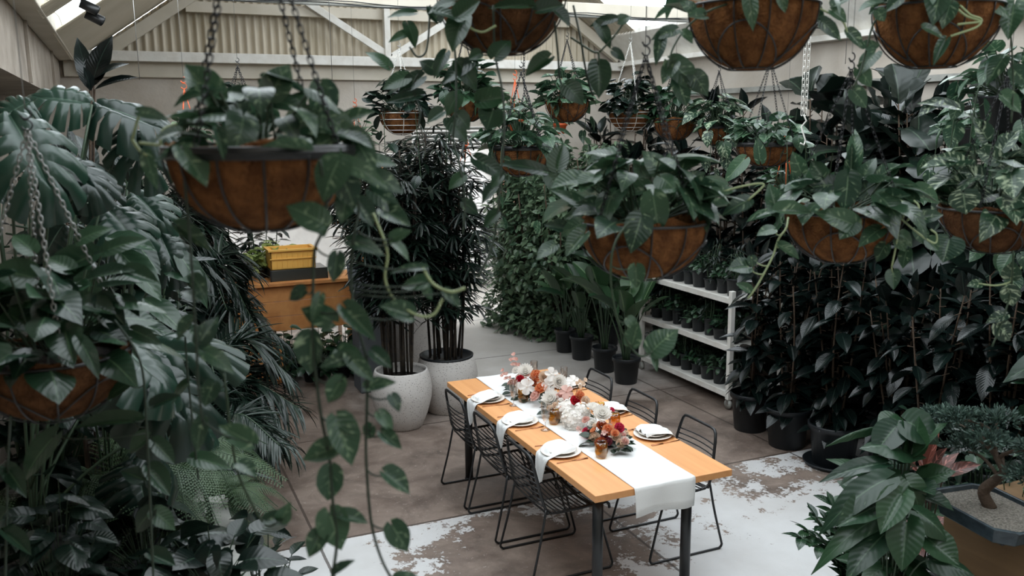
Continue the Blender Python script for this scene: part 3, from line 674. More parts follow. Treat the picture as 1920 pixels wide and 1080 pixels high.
def plate_set(x, y, side, where, nap=True):
    z = TZ+.0005
    big = MB().lathe([(.001, .004), (.07, .004), (.075, 0), (.08, 0), (.105, .008), (.128, .0155), (.130, .018), (.126, .019), (.1, .012), (.08, .008), (.001, .007)], 48)
    o = obj('dinner_plate', big, M['plate'], loc=(x, y, z)); tag(o, 'large off white stoneware plate '+where, 'plate', 'dinner plates')
    sm = MB().lathe([(.001, .002), (.055, .002), (.06, 0), (.08, .007), (.098, .0145), (.099, .017), (.095, .0175), (.075, .01), (.001, .006)], 40, jit=0)
    o = obj('side_plate', sm, M['plate'], loc=(x+.002, y+.003, z+.0125)); tag(o, 'small off white plate stacked on the large plate '+where, 'plate', 'side plates')
    # napkin: gathered on the plate, then over the table edge
    ex = TX0-x if side < 0 else TX1-x; e = abs(ex)
    path = [(.085, .033), (.06, .048), (.03, .052), (0, .045), (-.04, .047), (-.075, .038), (-.1, .029), (-e+.012, .012), (-e-.004, .004), (-e-.014, -.02), (-e-.016, -.06), (-e-.018, -.1), (-e-.016, -.14), (-e-.013, -.175)]
    ph = rnd(0, 6); n = 19; V = []
    for i, (px_, pz) in enumerate(path):
        f = i/(len(path)-1); wd = .075+.03*math.sin(f*5) if f < .5 else .085+.0*f
        if i > 8: wd = .085-.055*((i-8)/5)**1.3
        for k in range(n):
            s = k/(n-1)*2-1; fold = .011*math.sin(s*8+ph+f*3)*(1-.5*(i > 8))+.006*math.sin(s*15+f*9+ph)
            edge = .012*s*s*(i < 7)
            if i <= 6: V.append((-side*(px_), s*wd+.02*math.sin(f*6+ph), pz+fold-edge*1.6+.004))
            elif i == 7: V.append((-side*px_, s*wd, max(.002, pz*.6+fold*.4)+.002))
            else: V.append((-side*(px_-abs(fold)*1.0), s*wd-.0*f, pz-.02*s*(i > 9)))
    V = [(a*1.0, b, c) for a, b, c in V]
    Fc = [(i*n+k, i*n+k+1, (i+1)*n+k+1, (i+1)*n+k) for i in range(len(path)-1) for k in range(n-1)]
    V = [(-a, b, c) for a, b, c in V] if False else V
    mb = MB(); mb.add(V, Fc)
    o = obj('napkin', mb, M['linen'], loc=(x, y, z+.0)); s_ = o.modifiers.new('s', 'SOLIDIFY'); s_.thickness = .0025
    ss = o.modifiers.new('ss', 'SUBSURF'); ss.levels = 1; ss.render_levels = 1
    tag(o, 'white draped napkin on the plate '+where, 'napkin', 'linen napkins')
    # cutlery lies beside the plate, pointing across the table
    kx = -side*.0
    for sgn, nm in ((-1, 'knife'), (1, 'fork')):
        yy = y+sgn*.155
        m_ = MB(); m_.tube([(-.105, 0, .004), (-.02, .001, .0035), (.02, 0, .003)], [.0028, .0022, .002], 6)
        if nm == 'knife': m_.bar((.02, 0, .003), (.11, 0, .003), .013, .0012)
        else:
            m_.bar((.02, 0, .003), (.06, 0, .004), .018, .0014)
            for q in (-.007, -.0023, .0023, .007): m_.bar((.058, q, .004), (.1, q, .0055), .0022, .0014)
        o = obj(nm, m_, M['copper'], loc=(x+.0, yy, TZ+.001)); o.rotation_euler = (0, 0, (0 if side < 0 else PI)+rnd(-.08, .08))
        tag(o, 'slim rose gold %s beside the plate %s' % (nm, where), nm, 'rose gold cutlery')
for x, y, s, wh in ((2.385, 5.93, -1, 'farthest along the left side'), (2.395, 5.36, -1, 'in the middle of the left side'), (2.39, 4.72, -1, 'at the nearest left place'),
                    (3.08, 6.0, 1, 'farthest along the right side'), (3.08, 5.31, 1, 'in the middle of the right side'), (3.085, 4.74, 1, 'at the nearest right place')):
    plate_set(x, y, s, wh)
def tumbler(x, y, lab):
    o = obj('tumbler', MB().lathe([(.001, .001), (.026, .001), (.034, .012), (.041, .04), (.040, .07), (.034, .105), (.0325, .105), (.0385, .07), (.039, .04), (.032, .014), (.024, .008), (.001, .007)], 28), M['glassamber'], loc=(x, y, TZ+.004))
    tag(o, 'amber stemless tumbler '+lab, 'glass', 'amber tumblers')
def flute(x, y, lab):
    t = thing('champagne_flute', 'clear cut crystal flute '+lab, 'glass', (x, y, TZ+.001), 0, 'crystal flutes')
    obj('foot', MB().lathe([(.001, 0), (.032, 0), (.033, .002), (.01, .006), (.004, .012), (.0035, .06), (.001, .062)], 24), M['glass'], t)
    b = MB(); prof = [(.004, .055), (.014, .065), (.024, .085), (.028, .12), (.029, .17), (.030, .2), (.0285, .2), (.0275, .17), (.026, .12), (.022, .09), (.012, .07), (.001, .066)]
    V = []; Fc = []; n = 24
    for i, (r, z) in enumerate(prof):
        for k in range(n):
            q = r*(1+(.05*(1 if (k+i) % 2 else -1) if 1 < i < 5 else 0)); V.append((q*math.cos(2*PI*k/n), q*math.sin(2*PI*k/n), z))
    Fc = [(i*n+k, i*n+(k+1) % n, (i+1)*n+(k+1) % n, (i+1)*n+k) for i in range(len(prof)-1) for k in range(n)]
    obj('bowl', MB().add(V, Fc), M['glass'], t, False)
for x, y, l in ((2.60, 5.76, 'on the left edge of the runner at the farthest left place'), (2.59, 5.22, 'on the left edge of the runner at the middle left place'), (2.575, 4.53, 'in front of the nearest bouquet on the runner'),
                (2.92, 5.98, 'on the right of the farthest bouquet'), (2.95, 5.22, 'right of the runner below the middle right place'), (2.93, 4.98, 'right behind the nearest bouquet')):
    tumbler(x, y, l)
for x, y, l in ((2.505, 5.72, 'beside the farthest left amber tumbler'), (2.485, 5.14, 'beside the middle left amber tumbler'), (2.86, 6.12, 'rising behind the orange roses of the farthest bouquet'), (2.99, 5.86, 'right of the blush flowers towards the farthest right place')):
    flute(x, y, l)

def bloom(kind, r):
    m = MB(); z = np.array([0, 0, 1.])
    if kind == 'rose':
        for ring, (cnt, el, rr, s) in enumerate(((4, 1.45, .10, .62), (5, 1.25, .2, .72), (6, 1.0, .3, .8), (7, .65, .38, .85), (7, .25, .42, .8))):
            for k in range(cnt):
                a = 2*PI*k/cnt+ring*.7; o_ = np.array([math.cos(a), math.sin(a), 0]); d = o_*math.cos(el)+z*math.sin(el)
                leaf(m, 'petal', o_*rr*r*.35+z*r*(.15-.05*ring), d, z*math.cos(el)-o_*math.sin(el)+rv(.1), s*r, 1.0, 0 if ring < 3 else 1)
    elif kind == 'dahlia':
        for ring in range(6):
            cnt = 9+ring*2; el = 1.35-ring*.24
            for k in range(cnt):
                a = 2*PI*k/cnt+ring*.5; o_ = np.array([math.cos(a), math.sin(a), 0]); d = o_*math.cos(el)+z*math.sin(el)
                leaf(m, 'thin', z*r*.05*(5-ring), d, z*math.cos(el)-o_*math.sin(el), r*(.45+.11*ring), 1.5, 0)
    elif kind == 'orchid':
        for k in range(5):
            a = 2*PI*k/5+.3; o_ = np.array([math.cos(a), math.sin(a), 0]); leaf(m, 'petal', o_*r*.04, o_+z*.15, z, r, 1.1 if k % 2 else .8, 2)
        m.lathe([(.001, 0), (r*.12, r*.1), (r*.1, r*.25), (.001, r*.3)], 8)
    elif kind == 'cluster':
        m.lathe([(.001, -r*.8), (r*.55, -r*.55), (r*.78, 0), (r*.55, r*.55), (.001, r*.8)], 12)
        for k in range(46):
            e = nrm(rv(1)+z*.5); b = e*r*rnd(.75, 1)
            for j in range(4):
                t_ = nrm(np.cross(e, rv(1))); leaf(m, 'petal', b, t_+e*.25, e, r*.34, 1, 2)
    elif kind == 'spray':
        for k in range(7):
            f = k/6; b = z*r*(1.6*f-.6)+np.array([math.cos(k*2.2), math.sin(k*2.2), 0])*r*.35
            for j in range(5):
                a = 2*PI*j/5; leaf(m, 'petal', b, np.array([math.cos(a), math.sin(a), .5])+rv(.2), z, r*.42, .9, 1)
    elif kind == 'plume':
        for k in range(70):
            f = rnd(0, 1); a = rnd(0, 6.28); b = z*r*(2*f-.9)+np.array([math.cos(a), math.sin(a), 0])*r*.38*(1-f*.8); leaf(m, 'thin', b, np.array([math.cos(a), math.sin(a), .9]), z, r*.3, 1.2)
    return m
def arrangement(lab, cx, cy, blooms, nleaf, rad):
    t = thing('flower_arrangement', lab, 'flowers', (cx, cy, TZ+.002), 0, 'bouquets along the runner'); loc = np.array([cx, cy, TZ+.002])
    S = MB(); L = MB()
    for px, py, kind, colr, rp, xo in blooms:
        rr_ = ray(px, py); tt_ = (2.70+xo)/rr_[0]; p = CAM+rr_*tt_; r = rp/F*tt_
        if kind == 'orchid': r *= .8
        p[2] = max(p[2], TZ+.01+r*.6); lp = p-loc
        d = nrm(np.array([lp[0]*1.5, lp[1]*.8-.08, .16])+np.array([-.10, -.16, .05])+rv(.03))
        o = obj(kind_name[kind], bloom(kind, r), P[colr], t); q = Vector((0, 0, 1)).rotation_difference(Vector(d)); o.rotation_mode = 'QUATERNION'; o.rotation_quaternion = q; o.location = tuple(lp)
        o['label'] = {'white': 'white', 'blush': 'blush pink', 'peach': 'peach orange', 'pink': 'hot pink', 'rust': 'rust orange', 'red': 'crimson', 'mauve': 'mauve', 'cream': 'cream'}[colr]+' bloom'
        S.tube(curve((lp[0]*.3, lp[1]*.3, 0.002), lp-d*r*.3, .01, 5), .0022, 5)
    for i in range(16):
        a = rnd(0, 2*PI); rr = rad*math.sqrt(rnd(0, 1))*.95; lp = np.array([math.cos(a)*rr*.62, math.sin(a)*rr, .05+.075*(1-(rr/rad)**2)+rnd(0, .03)])
        kd = random.choice(('rose', 'rose', 'orchid', 'dahlia')); cl = random.choice(('white', 'blush', 'blush', 'cream', 'peach', 'white')); r = rnd(.022, .034)
        o = obj(kind_name[kd], bloom(kd, r), P[cl], t); d = nrm(np.array([lp[0]*6, lp[1]*5, .7])+rv(.2)); o.rotation_mode = 'QUATERNION'; o.rotation_quaternion = Vector((0, 0, 1)).rotation_difference(Vector(d)); o.location = tuple(lp)
        o['label'] = {'white': 'white', 'blush': 'blush pink', 'peach': 'peach orange', 'cream': 'cream'}[cl]+' bloom'; S.tube(curve((lp[0]*.3, lp[1]*.3, .002), lp-d*r*.3, .01, 5), .002, 5)
    for i in range(nleaf):
        a = rnd(0, 2*PI); e = rnd(-.1, .9); rr = rad*rnd(.35, 1.05); b = np.array([math.cos(a)*rr*.65, math.sin(a)*rr, .015+.11*abs(math.sin(e))*rnd(.3, 1)])
        leaf(L, 'ellip', b, np.array([math.cos(a), math.sin(a), rnd(-.1, .6)])+rv(.3), (0, 0, 1)+rv(.5), rnd(.045, .085), 1.5)
    obj('stems', S, M['stem'], t); obj('foliage', L, M['eucalypt'], t)
    obj('bowl', MB().lathe([(.03, 0), (.05, .005), (.06, .03), (.055, .03), (.045, .008), (.001, .006)], 20), M['blackmetal'], t)
kind_name = {'rose': 'rose', 'dahlia': 'dahlia', 'orchid': 'orchid', 'cluster': 'hydrangea', 'spray': 'orchid_spray', 'plume': 'astilbe'}
arrangement('farthest bouquet on the runner, with the tall blush orchid spray', 2.70, 5.88, [
    (966, 682, 'spray', 'blush', 15, 0), (950, 708, 'spray', 'blush', 13, -.05), (985, 699, 'dahlia', 'white', 17, 0), (1004, 706, 'rose', 'peach', 14, .03), (976, 712, 'rose', 'red', 10, -.06),
    (962, 722, 'rose', 'blush', 12, -.08), (988, 725, 'orchid', 'white', 19, -.08), (970, 697, 'rose', 'white', 11, 0), (1019, 708, 'dahlia', 'cream', 13, .03), (1034, 702, 'orchid', 'white', 17, .06), (1046, 716, 'dahlia', 'white', 16, .05), (1028, 722, 'orchid', 'white', 16, .03), (1000, 718, 'rose', 'rust', 8, 0), (976, 728, 'orchid', 'white', 15, -.1)], 50, .19)
arrangement('middle bouquet on the runner, with the big white hydrangea heads', 2.73, 5.30, [
    (1018, 733, 'rose', 'peach', 17, 0), (1008, 746, 'rose', 'blush', 15, -.05), (1036, 752, 'dahlia', 'white', 21, -.02), (1062, 735, 'orchid', 'blush', 17, .03), (1078, 752, 'rose', 'red', 12, .03), (1086, 742, 'rose', 'peach', 11, .06), (1060, 722, 'orchid', 'white', 18, .1),
    (1086, 722, 'spray', 'cream', 14, .12), (1076, 714, 'orchid', 'white', 16, .12), (1043, 783, 'plume', 'rust', 15, -.04), (1062, 772, 'cluster', 'white', 22, 0), (1076, 794, 'cluster', 'white', 24, -.02), (1090, 772, 'cluster', 'white', 17, .03), (1052, 745, 'rose', 'blush', 12, .03), (1096, 752, 'rose', 'cream', 11, .08)], 48, .2)
arrangement('nearest bouquet on the runner, with orange roses and hot pink ranunculus', 2.72, 4.70, [
    (1128, 780, 'dahlia', 'white', 20, .05), (1112, 768, 'dahlia', 'white', 15, .08), (1128, 799, 'rose', 'rust', 12, 0), (1140, 808, 'rose', 'peach', 14, 0), (1160, 803, 'rose', 'pink', 12, .06), (1103, 813, 'rose', 'pink', 13, -.03), (1116, 823, 'rose', 'cream', 14, -.05), (1092, 828, 'plume', 'blush', 15, -.06),
    (1128, 833, 'dahlia', 'rust', 14, -.06), (1140, 828, 'rose', 'mauve', 10, -.02), (1154, 818, 'rose', 'cream', 13, .03), (1162, 832, 'rose', 'cream', 11, .03), (1112, 797, 'rose', 'white', 12, 0), (1146, 770, 'rose', 'pink', 7, .15), (1133, 818, 'rose', 'mauve', 9, -.03), (1100, 790, 'rose', 'blush', 10, 0)], 64, .17)

# ------------------------------------------------------------ speckled planters with lady palms
def planter(lab, x, y, r, h, key, rh, nc, fill='soil'):
    t = thing('speckled_planter', lab, 'planter', (x, y, 0), 0, 'white speckled planters with lady palms')
    obj('bowl', MB().lathe([(r*.62, 0), (r*.66, .01), (r*.84, h*.25), (r*.97, h*.5), (r*1.0, h*.68), (r*.95, h*.85), (r*.87, h*.975), (r*.85, h), (r*.81, h), (r*.8, h*.95), (r*.84, h*.8), (.001, h*.78)], 56), M['terrazzo'], t)
    if fill == 'black':
        obj('inner_pot', MB().lathe([(r*.8, h*.9), (r*.86, h*1.0), (r*.87, h*1.03), (r*.82, h*1.035), (r*.78, h*.98), (.001, h*.95)], 40), M['blackpot'], t)
    obj('soil', MB().lathe([(r*.82, h*.83), (r*.4, h*.85), (.001, h*.855)], 24), M['soil'], t)
    attach(t, key, lambda: b_rhapis(rh, nc, r*.75, hash(key) % 99 if False else len(key)*7), 'rhapis', 'cane', h*.84, 1, 0, ('foliage', 'canes')); return t
planter('white speckled planter with dark lady palm, left of the farthest left chair', 2.25, 7.78, .29, .56, 'rh_a', 2.15, 18)
planter('white speckled planter with black inner pot and lady palm, behind the corner of the table', 2.80, 8.05, .31, .56, 'rh_bb', 2.3, 20, 'black')
t = planter('tall white planter with lady palm, behind the two speckled ones', 2.85, 9.35, .36, .98, 'rh_ccc', 1.9, 16)
t = thing('grey_planter', 'mid grey planter of lady palm raised on a stand behind the planters', 'planter', (2.3, 9.1, 0), 0)
obj('stand', MB().box(-.16, .16, -.16, .16, 0, .98), M['planterdark'], t, False, .01)
obj('bowl', MB().lathe([(.14, .98), (.2, 1.1), (.22, 1.36), (.2, 1.36), (.18, 1.3), (.001, 1.28)], 32), M['planterdark'], t)
attach(t, 'rh_d', lambda: b_rhapis(1.1, 10, .14, 31), 'rhapis', 'cane', 1.28, 1, 0, ('foliage', 'canes'))

# ------------------------------------------------------------ benches and crates at the back left
t = thing('timber_potting_bench', 'orange-brown timber potting bench of stacked planks below the yellow crate', 'bench', (1.75, 10.6, 0))
for k in range(3): obj('plank', MB().box(-.75, .8, -.25, -.22, .45+k*.178, .623+k*.178), M['timber'], t, False, .004)
obj('top', MB().box(-.78, .83, -.3, .35, .99, 1.03), M['timber'], t, False, .004)
for dx in (-.7, .72):
    for dy in (-.2, .28): obj('leg', MB().box(dx, dx+.07, dy, dy+.07, 0, .99), M['timber'], t, False, .004)
t = thing('glass_tank', 'dark glass tank under the yellow crate', 'tank', (1.78, 10.62, 1.031))
obj('tank', MB().box(-.3, .36, -.2, .2, 0, .13), M['box_glass'], t, False, .004)
fr = MB()
for dx in (-.3, .36): fr.box(dx-.008, dx+.008, -.21, -.2, 0, .135)
obj('frame', fr, M['blackmetal'], t, False)
t = thing('yellow_crate', 'yellow plastic crate standing on the dark glass tank', 'crate', (1.75, 10.62, 1.164))
b = MB(); b.box(-.26, .26, -.18, -.165, 0, .24); b.box(-.26, .26, .165, .18, 0, .24); b.box(-.26, -.245, -.18, .18, 0, .24); b.box(.245, .26, -.18, .18, 0, .24); b.box(-.26, .26, -.18, .18, 0, .012)
obj('body', b, M['yellow'], t, False, .004)
b = MB(); b.box(-.285, .285, -.205, -.18, .215, .24); b.box(-.285, -.26, -.2, .2, .215, .24); b.box(.26, .285, -.2, .2, .215, .24); b.box(-.27, .27, -.195, -.18, .12, .135)
for k in range(9): b.box(-.25+k*.06, -.244+k*.06, -.19, -.18, .02, .2)
obj('rim', b, M['yellow'], t, False, .003)
t = thing('timber_crate', 'low brown timber crate on the floor left of the potting bench', 'crate', (1.0, 9.9, 0))
for k in range(3): obj('slat', MB().box(-.35, .45, -.25, -.23, .05+k*.16, .17+k*.16), M['timber'], t, False, .004)
for dx in (-.35, .38): obj('post', MB().box(dx, dx+.06, -.23, .2, 0, .5), M['timber'], t, False, .004)
b = MB(); b.box(-.5, .5, -.2, .2, .95, .99); t = thing('white_trestle', 'pale trestle table in front of the bright wall, right of the yellow crate', 'table', (2.85, 11.3, 0))
obj('top', b, M['whitepaint'], t, False, .004)
for dx in (-.45, .4): obj('leg', MB().box(dx, dx+.05, -.15, .15, 0, .95), M['whitepaint'], t, False, .004)
for i, (x, y, z, s, lab) in enumerate(((1.2, 10.65, 1.031, .9, 'lime green seedling pot at the left end of the potting bench'), (1.42, 10.8, 1.031, 1, 'lime green leafy pot behind the left side of the yellow crate'), (1.62, 10.95, 1.031, 1.25, 'lime green plant rising behind the yellow crate'))):
    potted('potted_seedling', lab, x, y, z, .08, .12, 'lime', lambda: b_mound(.2, .26, 46, .11, 'hearts', 5), 'lime', 'stem', 'lime seedlings on the bench', s, cat='potted plant', pm='blackpot')
for j, (x, y, h) in enumerate(((.95, 11.3, 1.25), (1.5, 11.45, 1.0), (3.45, 10.9, 1.45), (4.0, 11.45, 1.5))):
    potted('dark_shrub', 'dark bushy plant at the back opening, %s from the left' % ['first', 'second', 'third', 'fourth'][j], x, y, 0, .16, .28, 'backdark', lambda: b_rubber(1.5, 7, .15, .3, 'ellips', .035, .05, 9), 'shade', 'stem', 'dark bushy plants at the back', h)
# low leafy pots along the foot of the bench
for i in range(9):
    x = 1.55+.17*i+(.04 if i % 2 else 0); y = 9.95-.28*(i % 2)
    potted('potted_pothos', 'low dark leafy pot at the foot of the potting bench, %s' % ('counted %s from the left' % ['first', 'second', 'third', 'fourth', 'fifth', 'sixth', 'seventh', 'eighth', 'ninth'][i]), x, y, 0, .1, .15, 'lowp%d' % (i % 3), lambda: b_mound(.2, .3, 60, .085, 'hearts', 11+i, .4), 'pothos_dark', 'stem', 'low pots at the foot of the bench', 1.45)

# ------------------------------------------------------------ hanging baskets
def chain_mesh(n, pitch=.024, wr=.0022, wd=.0075):
    key = ('chain', n, pitch, wr)
    if key in MESH: return MESH[key]
    m = MB()
    for i in range(n):
        z = pitch*(i+.5); L = pitch*.66; pts = []
        for k in range(10):
            a = 2*PI*k/10; x = math.cos(a)*wd; zz = math.sin(a)*wd+(L-wd)*(1 if math.sin(a) >= 0 else -1)
            pts.append((x, 0, z+zz) if i % 2 else (0, x, z+zz))
        m.tube(pts, wr, 4, False, True)
    MESH[key] = m.mesh('chain'); return MESH[key]
def put_chain(parent, a, b, mt='chain', pitch=.017, wr=.0017, name='chain', wd=.0052):
    a = np.array(a, float); b = np.array(b, float); L = np.linalg.norm(b-a); n = max(2, int(round(L/pitch)))
    o = obj(name, chain_mesh(n, pitch, wr, wd), M[mt], parent); o.rotation_mode = 'QUATERNION'
    o.rotation_quaternion = Vector((0, 0, 1)).rotation_difference(Vector(b-a)); o.location = tuple(a); o.scale = (1, 1, L/(n*pitch)); return o
def hookm(parent, p, s=.02, mt='blackmetal', r=.0025):
    pts = []
    for k in range(9): a = -PI*.9+k/8*PI*1.5; pts.append((p[0]+s*math.cos(a), p[1], p[2]+s+s*math.sin(a)))
    for k in range(9): a = PI*.1+k/8*PI*1.4+PI*0; pts.append((p[0]-s*.0+s*math.cos(-a+PI), p[1], p[2]+3.2*s+s*math.sin(a+PI)))
    obj('hook', MB().tube(pts, r, 6), M[mt], parent)
def liner_mesh(R, dep, seed, tone):
    random.seed(seed); V = []; n = 64; pr = []
    for i in range(17): a = i/16*PI/2; pr.append((R*math.sin(a)**.92, -dep*math.cos(a)))
    pr += [(R*1.01, .008*R/.2), (R*.985, .014*R/.2), (R*.95, .008*R/.2), (R*.93, -.01), (R*.9, -.05), (R*.5, -.06), (.001, -.055)]
    ph = [rnd(0, 6) for _ in range(6)]
    for i, (r, z) in enumerate(pr):
        for k in range(n):
            a = 2*PI*k/n; q = 1+.012*math.sin(5*a+ph[0]+z*20)+.008*math.sin(11*a+ph[1]+z*31)+rnd(-.006, .006); zz = z+(.008*math.sin(4*a+ph[2])+.006*math.sin(9*a+ph[3])+rnd(-.003, .003))*(i > 14)*R/.2
            V.append((r*q*math.cos(a), r*q*math.sin(a), zz))
    Fc = [(i*n+k, i*n+(k+1) % n, (i+1)*n+(k+1) % n, (i+1)*n+k) for i in range(len(pr)-1) for k in range(n)]
    return MB().add(V, Fc)
def wire_mesh(R, dep, style, th):
    m = MB(); R2 = R*1.035; d2 = dep*1.035
    def pt(a, e): return (R2*math.cos(a)*math.sin(e)**.92, R2*math.sin(a)*math.sin(e)**.92, -d2*math.cos(e))
    m.tube([(R2*1.0*math.cos(a), R2*1.0*math.sin(a), .0) for a in np.linspace(0, 2*PI, 49)[:-1]], th*1.7, 6, False, True)
    if style == 'white':
        for e in (1.28, .99, .70, .40): m.tube([pt(a, e) for a in np.linspace(0, 2*PI, 41)[:-1]], th, 5, False, True)
        for k in range(6): m.tube([pt(k*PI/3+.35, e) for e in np.linspace(PI/2, .06, 14)], th, 5)
    else:
        nv = 12 if style != 'ribs' else 14
        for k in range(nv): m.tube([pt(2*PI*k/nv+.1, e) for e in np.linspace(PI/2, .34 if style != 'ribs' else .1, 14)], th, 5)
        m.tube([pt(a, .34) for a in np.linspace(0, 2*PI, 33)[:-1]], th, 5, False, True)
        if style != 'ribs': m.tube([pt(a, .55+.72*abs(math.sin(a*2))) for a in np.linspace(0, 2*PI, 97)[:-1]], th, 5, False, True)
    return m
def pxleaves(mb, loc, d0, lst, kind='heart', sm=None):
    """explicit leaves: base and tip seen at (x, y), blade width, extra depth"""
    for it in lst:
        bx, by, tx, ty, wpx = it[:5]; dd = it[5] if len(it) > 5 else 0.0
        a = D(bx, by, d0+dd); b = D(tx, ty, d0+dd+rnd(-.03, .02)); ln = np.linalg.norm(b-a); width = wpx/F*(d0+dd)
        view = nrm(CAM-a); nm = view*.75+np.array([0, 0, .55])+rv(.25)
        leaf(mb, kind, a-loc, b-a, nm, ln, min(1.7, width/(ln*.84)), random.choice((0, 1, 1, 3)))
def basket(lab, px, py, d, R, dep, style='black', crown=(60, .09, .26, 'pothos'), leaves=(), vines=(), tilt=0, hang=.45, nch=4, seed=1, cr='coir', pxd=None, kind='heart', chm='chain', stems=(), wire=True, rot=.4, rvines=0, top=None, cscale=1.25, vstep=.09, vll=.085):
    p = D(px, py, d); t = thing('hanging_basket', lab, 'hanging basket', p, 0, 'coir lined hanging baskets')
    th = .0027 if R > .17 else .003
    obj('coir_liner', liner_mesh(R, dep, seed, 0), M[cr], t)
    obj('wire_frame', wire_mesh(R, dep, style, th), M['whitewire' if style == 'white' else 'blackmetal'], t)
    if style == 'ribs': obj('rim_band', MB().lathe([(R*1.03, -.014), (R*1.045, -.012), (R*1.045, .012), (R*1.03, .014), (R*1.015, .012), (R*1.015, -.012), (R*1.03, -.014)], 48), M['blackmetal'], t)
    obj('soil', MB().lathe([(R*.93, -.028), (R*.5, -.015), (.001, -.01)], 24), M['soil'], t)
    hp = np.array([0, 0, hang])
    for k in range(nch):
        a = rot+2*PI*k/nch; put_chain(t, (R*1.02*math.cos(a), R*1.02*math.sin(a), .0), hp, 'whitewire' if style == 'white' else chm)
    hookm(t, hp, .014, 'silver' if style == 'white' else 'blackmetal')
    zt = (3.72 if abs(p[1]-7.5) < .25 else min(roofz(p[0])-.02, 5.9))-p[2] if top is None else top
    if wire and zt > hang+.05: obj('hanging_wire', MB().tube([hp+np.array([0, 0, .055]), (0, 0, zt)], .0014, 4), M['silver'], t)
    n, ll, ch, mt = crown; L, S = b_mound(R*cscale, ch, n, ll, kind, seed); loc = p
    d0 = pxd or d; Rp = R*F/d
    def fr_(x, y, dd):
        dx = (x-px)/(Rp*1.05)
        if abs(dx) < 1 and py-4 < y < py+Rp*1.05: return min(dd, -R*math.sqrt(max(0, 1-dx*dx))*math.sqrt(max(0, 1-((y-py)/(Rp*1.1))**2)) - .035)
        return dd
    leaves = [tuple(l[:5])+(min(fr_(l[0], l[1], l[5] if len(l) > 5 else 0), fr_(l[2], l[3], l[5] if len(l) > 5 else 0)),) for l in leaves]
    vines = [([(a, b, fr_(a, b, c[0] if c else 0)) for a, b, *c in pts], lv, sm) for pts, lv, sm in vines]
    pxleaves(L, loc, d0, leaves, kind)
    for st in stems:
        S.tube(spline([D(a, b, d0+(c[0] if c else 0))-loc for a, b, *c in st], 6), .0032, 5)
    for v in range(rvines):
        a = rnd(0, 2*PI) if v else rnd(3.4, 5.4); ln = rnd(.25, .6); o_ = np.array([math.cos(a), math.sin(a), 0])*R
        Lv, Sv = b_vine([o_*.7+(0, 0, .02), o_*1.2+(0, 0, .03), o_*1.35+np.array([0, 0, -.12]), o_*1.35+np.array([rnd(-.04, .04), rnd(-.04, .04), -ln])], ll*.9, .08, kind, seed+v*3)
        L.add(np.concatenate(Lv.v), Lv.f, np.concatenate(Lv.c)); S.add(np.concatenate(Sv.v), Sv.f)
    obj('foliage', L, M[mt], t); obj('stems', S, M['stem'], t)
    for i, (pts, lv, sm) in enumerate(vines):
        vm = MB().tube(spline([D(a, b, d0+(c[0] if c else 0))-loc for a, b, *c in pts], 6), .0034, 6)
        if lv:
            q = MB(); pp = np.array([D(a, b, d0+(c[0] if c else 0)) for a, b, *c in pts])
            sp_ = np.array(spline(list(pp), 8))
            for it in lv:
                base = D(it[0], it[1], d0+(it[5] if len(it) > 5 else 0)); k = np.argmin(np.linalg.norm(sp_-base, axis=1)+ (sp_[:, 2] > base[2]+.0)*-.004)
                vm.tube(curve(sp_[k]-loc, base-loc, -.01, 5), .0022, 5)
            pxleaves(q, loc, d0, lv, kind)
        v = obj('trailing_vine', vm, M[sm], t)
        if lv: obj('vine_leaves', q, M[mt], v)
    return t

A = D(490, 280, 1.94)
LA = [(406, 190, 346, 118, 62), (508, 178, 541, 114, 58), (415, 188, 496, 158, 44, .02), (513, 190, 582, 196, 48, .03), (604, 160, 632, 208, 40, .04), (600, 158, 590, 218, 38), (405, 230, 362, 205, 50), (376, 226, 328, 194, 32), (262, 210, 316, 218, 26, -.03), (275, 290, 290, 352, 28), (345, 284, 390, 344, 58, -.05), (572, 282, 488, 272, 28, -.05),
      (565, 212, 592, 272, 76), (602, 214, 676, 252, 58), (660, 252, 706, 318, 54), (635, 302, 598, 368, 72, -.06), (642, 304, 726, 338, 38, -.06), (604, 418, 536, 376, 58, -.06), (592, 405, 608, 442, 46, -.06), (380, 262, 328, 258, 32, .03), (408, 248, 420, 300, 26), (700, 330, 755, 352, 44, .05), (690, 300, 745, 300, 34, .08), (650, 225, 700, 205, 34, .05), (640, 330, 668, 392, 54, .03), (700, 360, 760, 400, 40, .1),
      (455, 215, 440, 168, 36, .05), (550, 200, 575, 165, 34, .06), (480, 235, 520, 215, 32, .05), (350, 236, 318, 250, 30, .04), (630, 240, 690, 270, 44, 0), (670, 380, 700, 425, 44, .04), (720, 395, 770, 420, 40, .1), (650, 365, 640, 420, 40, .05)]
V1 = [(600, 300, -.1), (612, 380, -.14), (606, 430, -.12), (590, 470, -.1), (587, 540, -.1), (586, 620, -.1), (592, 700, -.1), (602, 780, -.1), (618, 860, -.1), (624, 940, -.1), (632, 1010, -.1), (622, 1090, -.1)]
V1L = [(632, 478, 625, 532, 34, -.1), (572, 545, 541, 562, 30, -.1), (622, 602, 562, 572, 46, -.1), (650, 580, 704, 638, 42, -.1), (585, 628, 580, 702, 56, -.1), (650, 670, 600, 688, 28, -.1), (655, 668, 704, 716, 32, -.1), (640, 712, 614, 756, 38, -.1), (632, 788, 664, 872, 62, -.12), (632, 838, 566, 862, 46, -.1), (620, 878, 615, 944, 50, -.1), (636, 785, 674, 824, 30, -.1), (618, 962, 640, 1032, 62, -.1), (640, 968, 692, 980, 34, -.1), (602, 1000, 578, 1046, 40, -.1), (628, 1072, 664, 1048, 20, -.1), (600, 555, 585, 600, 24, -.1)]
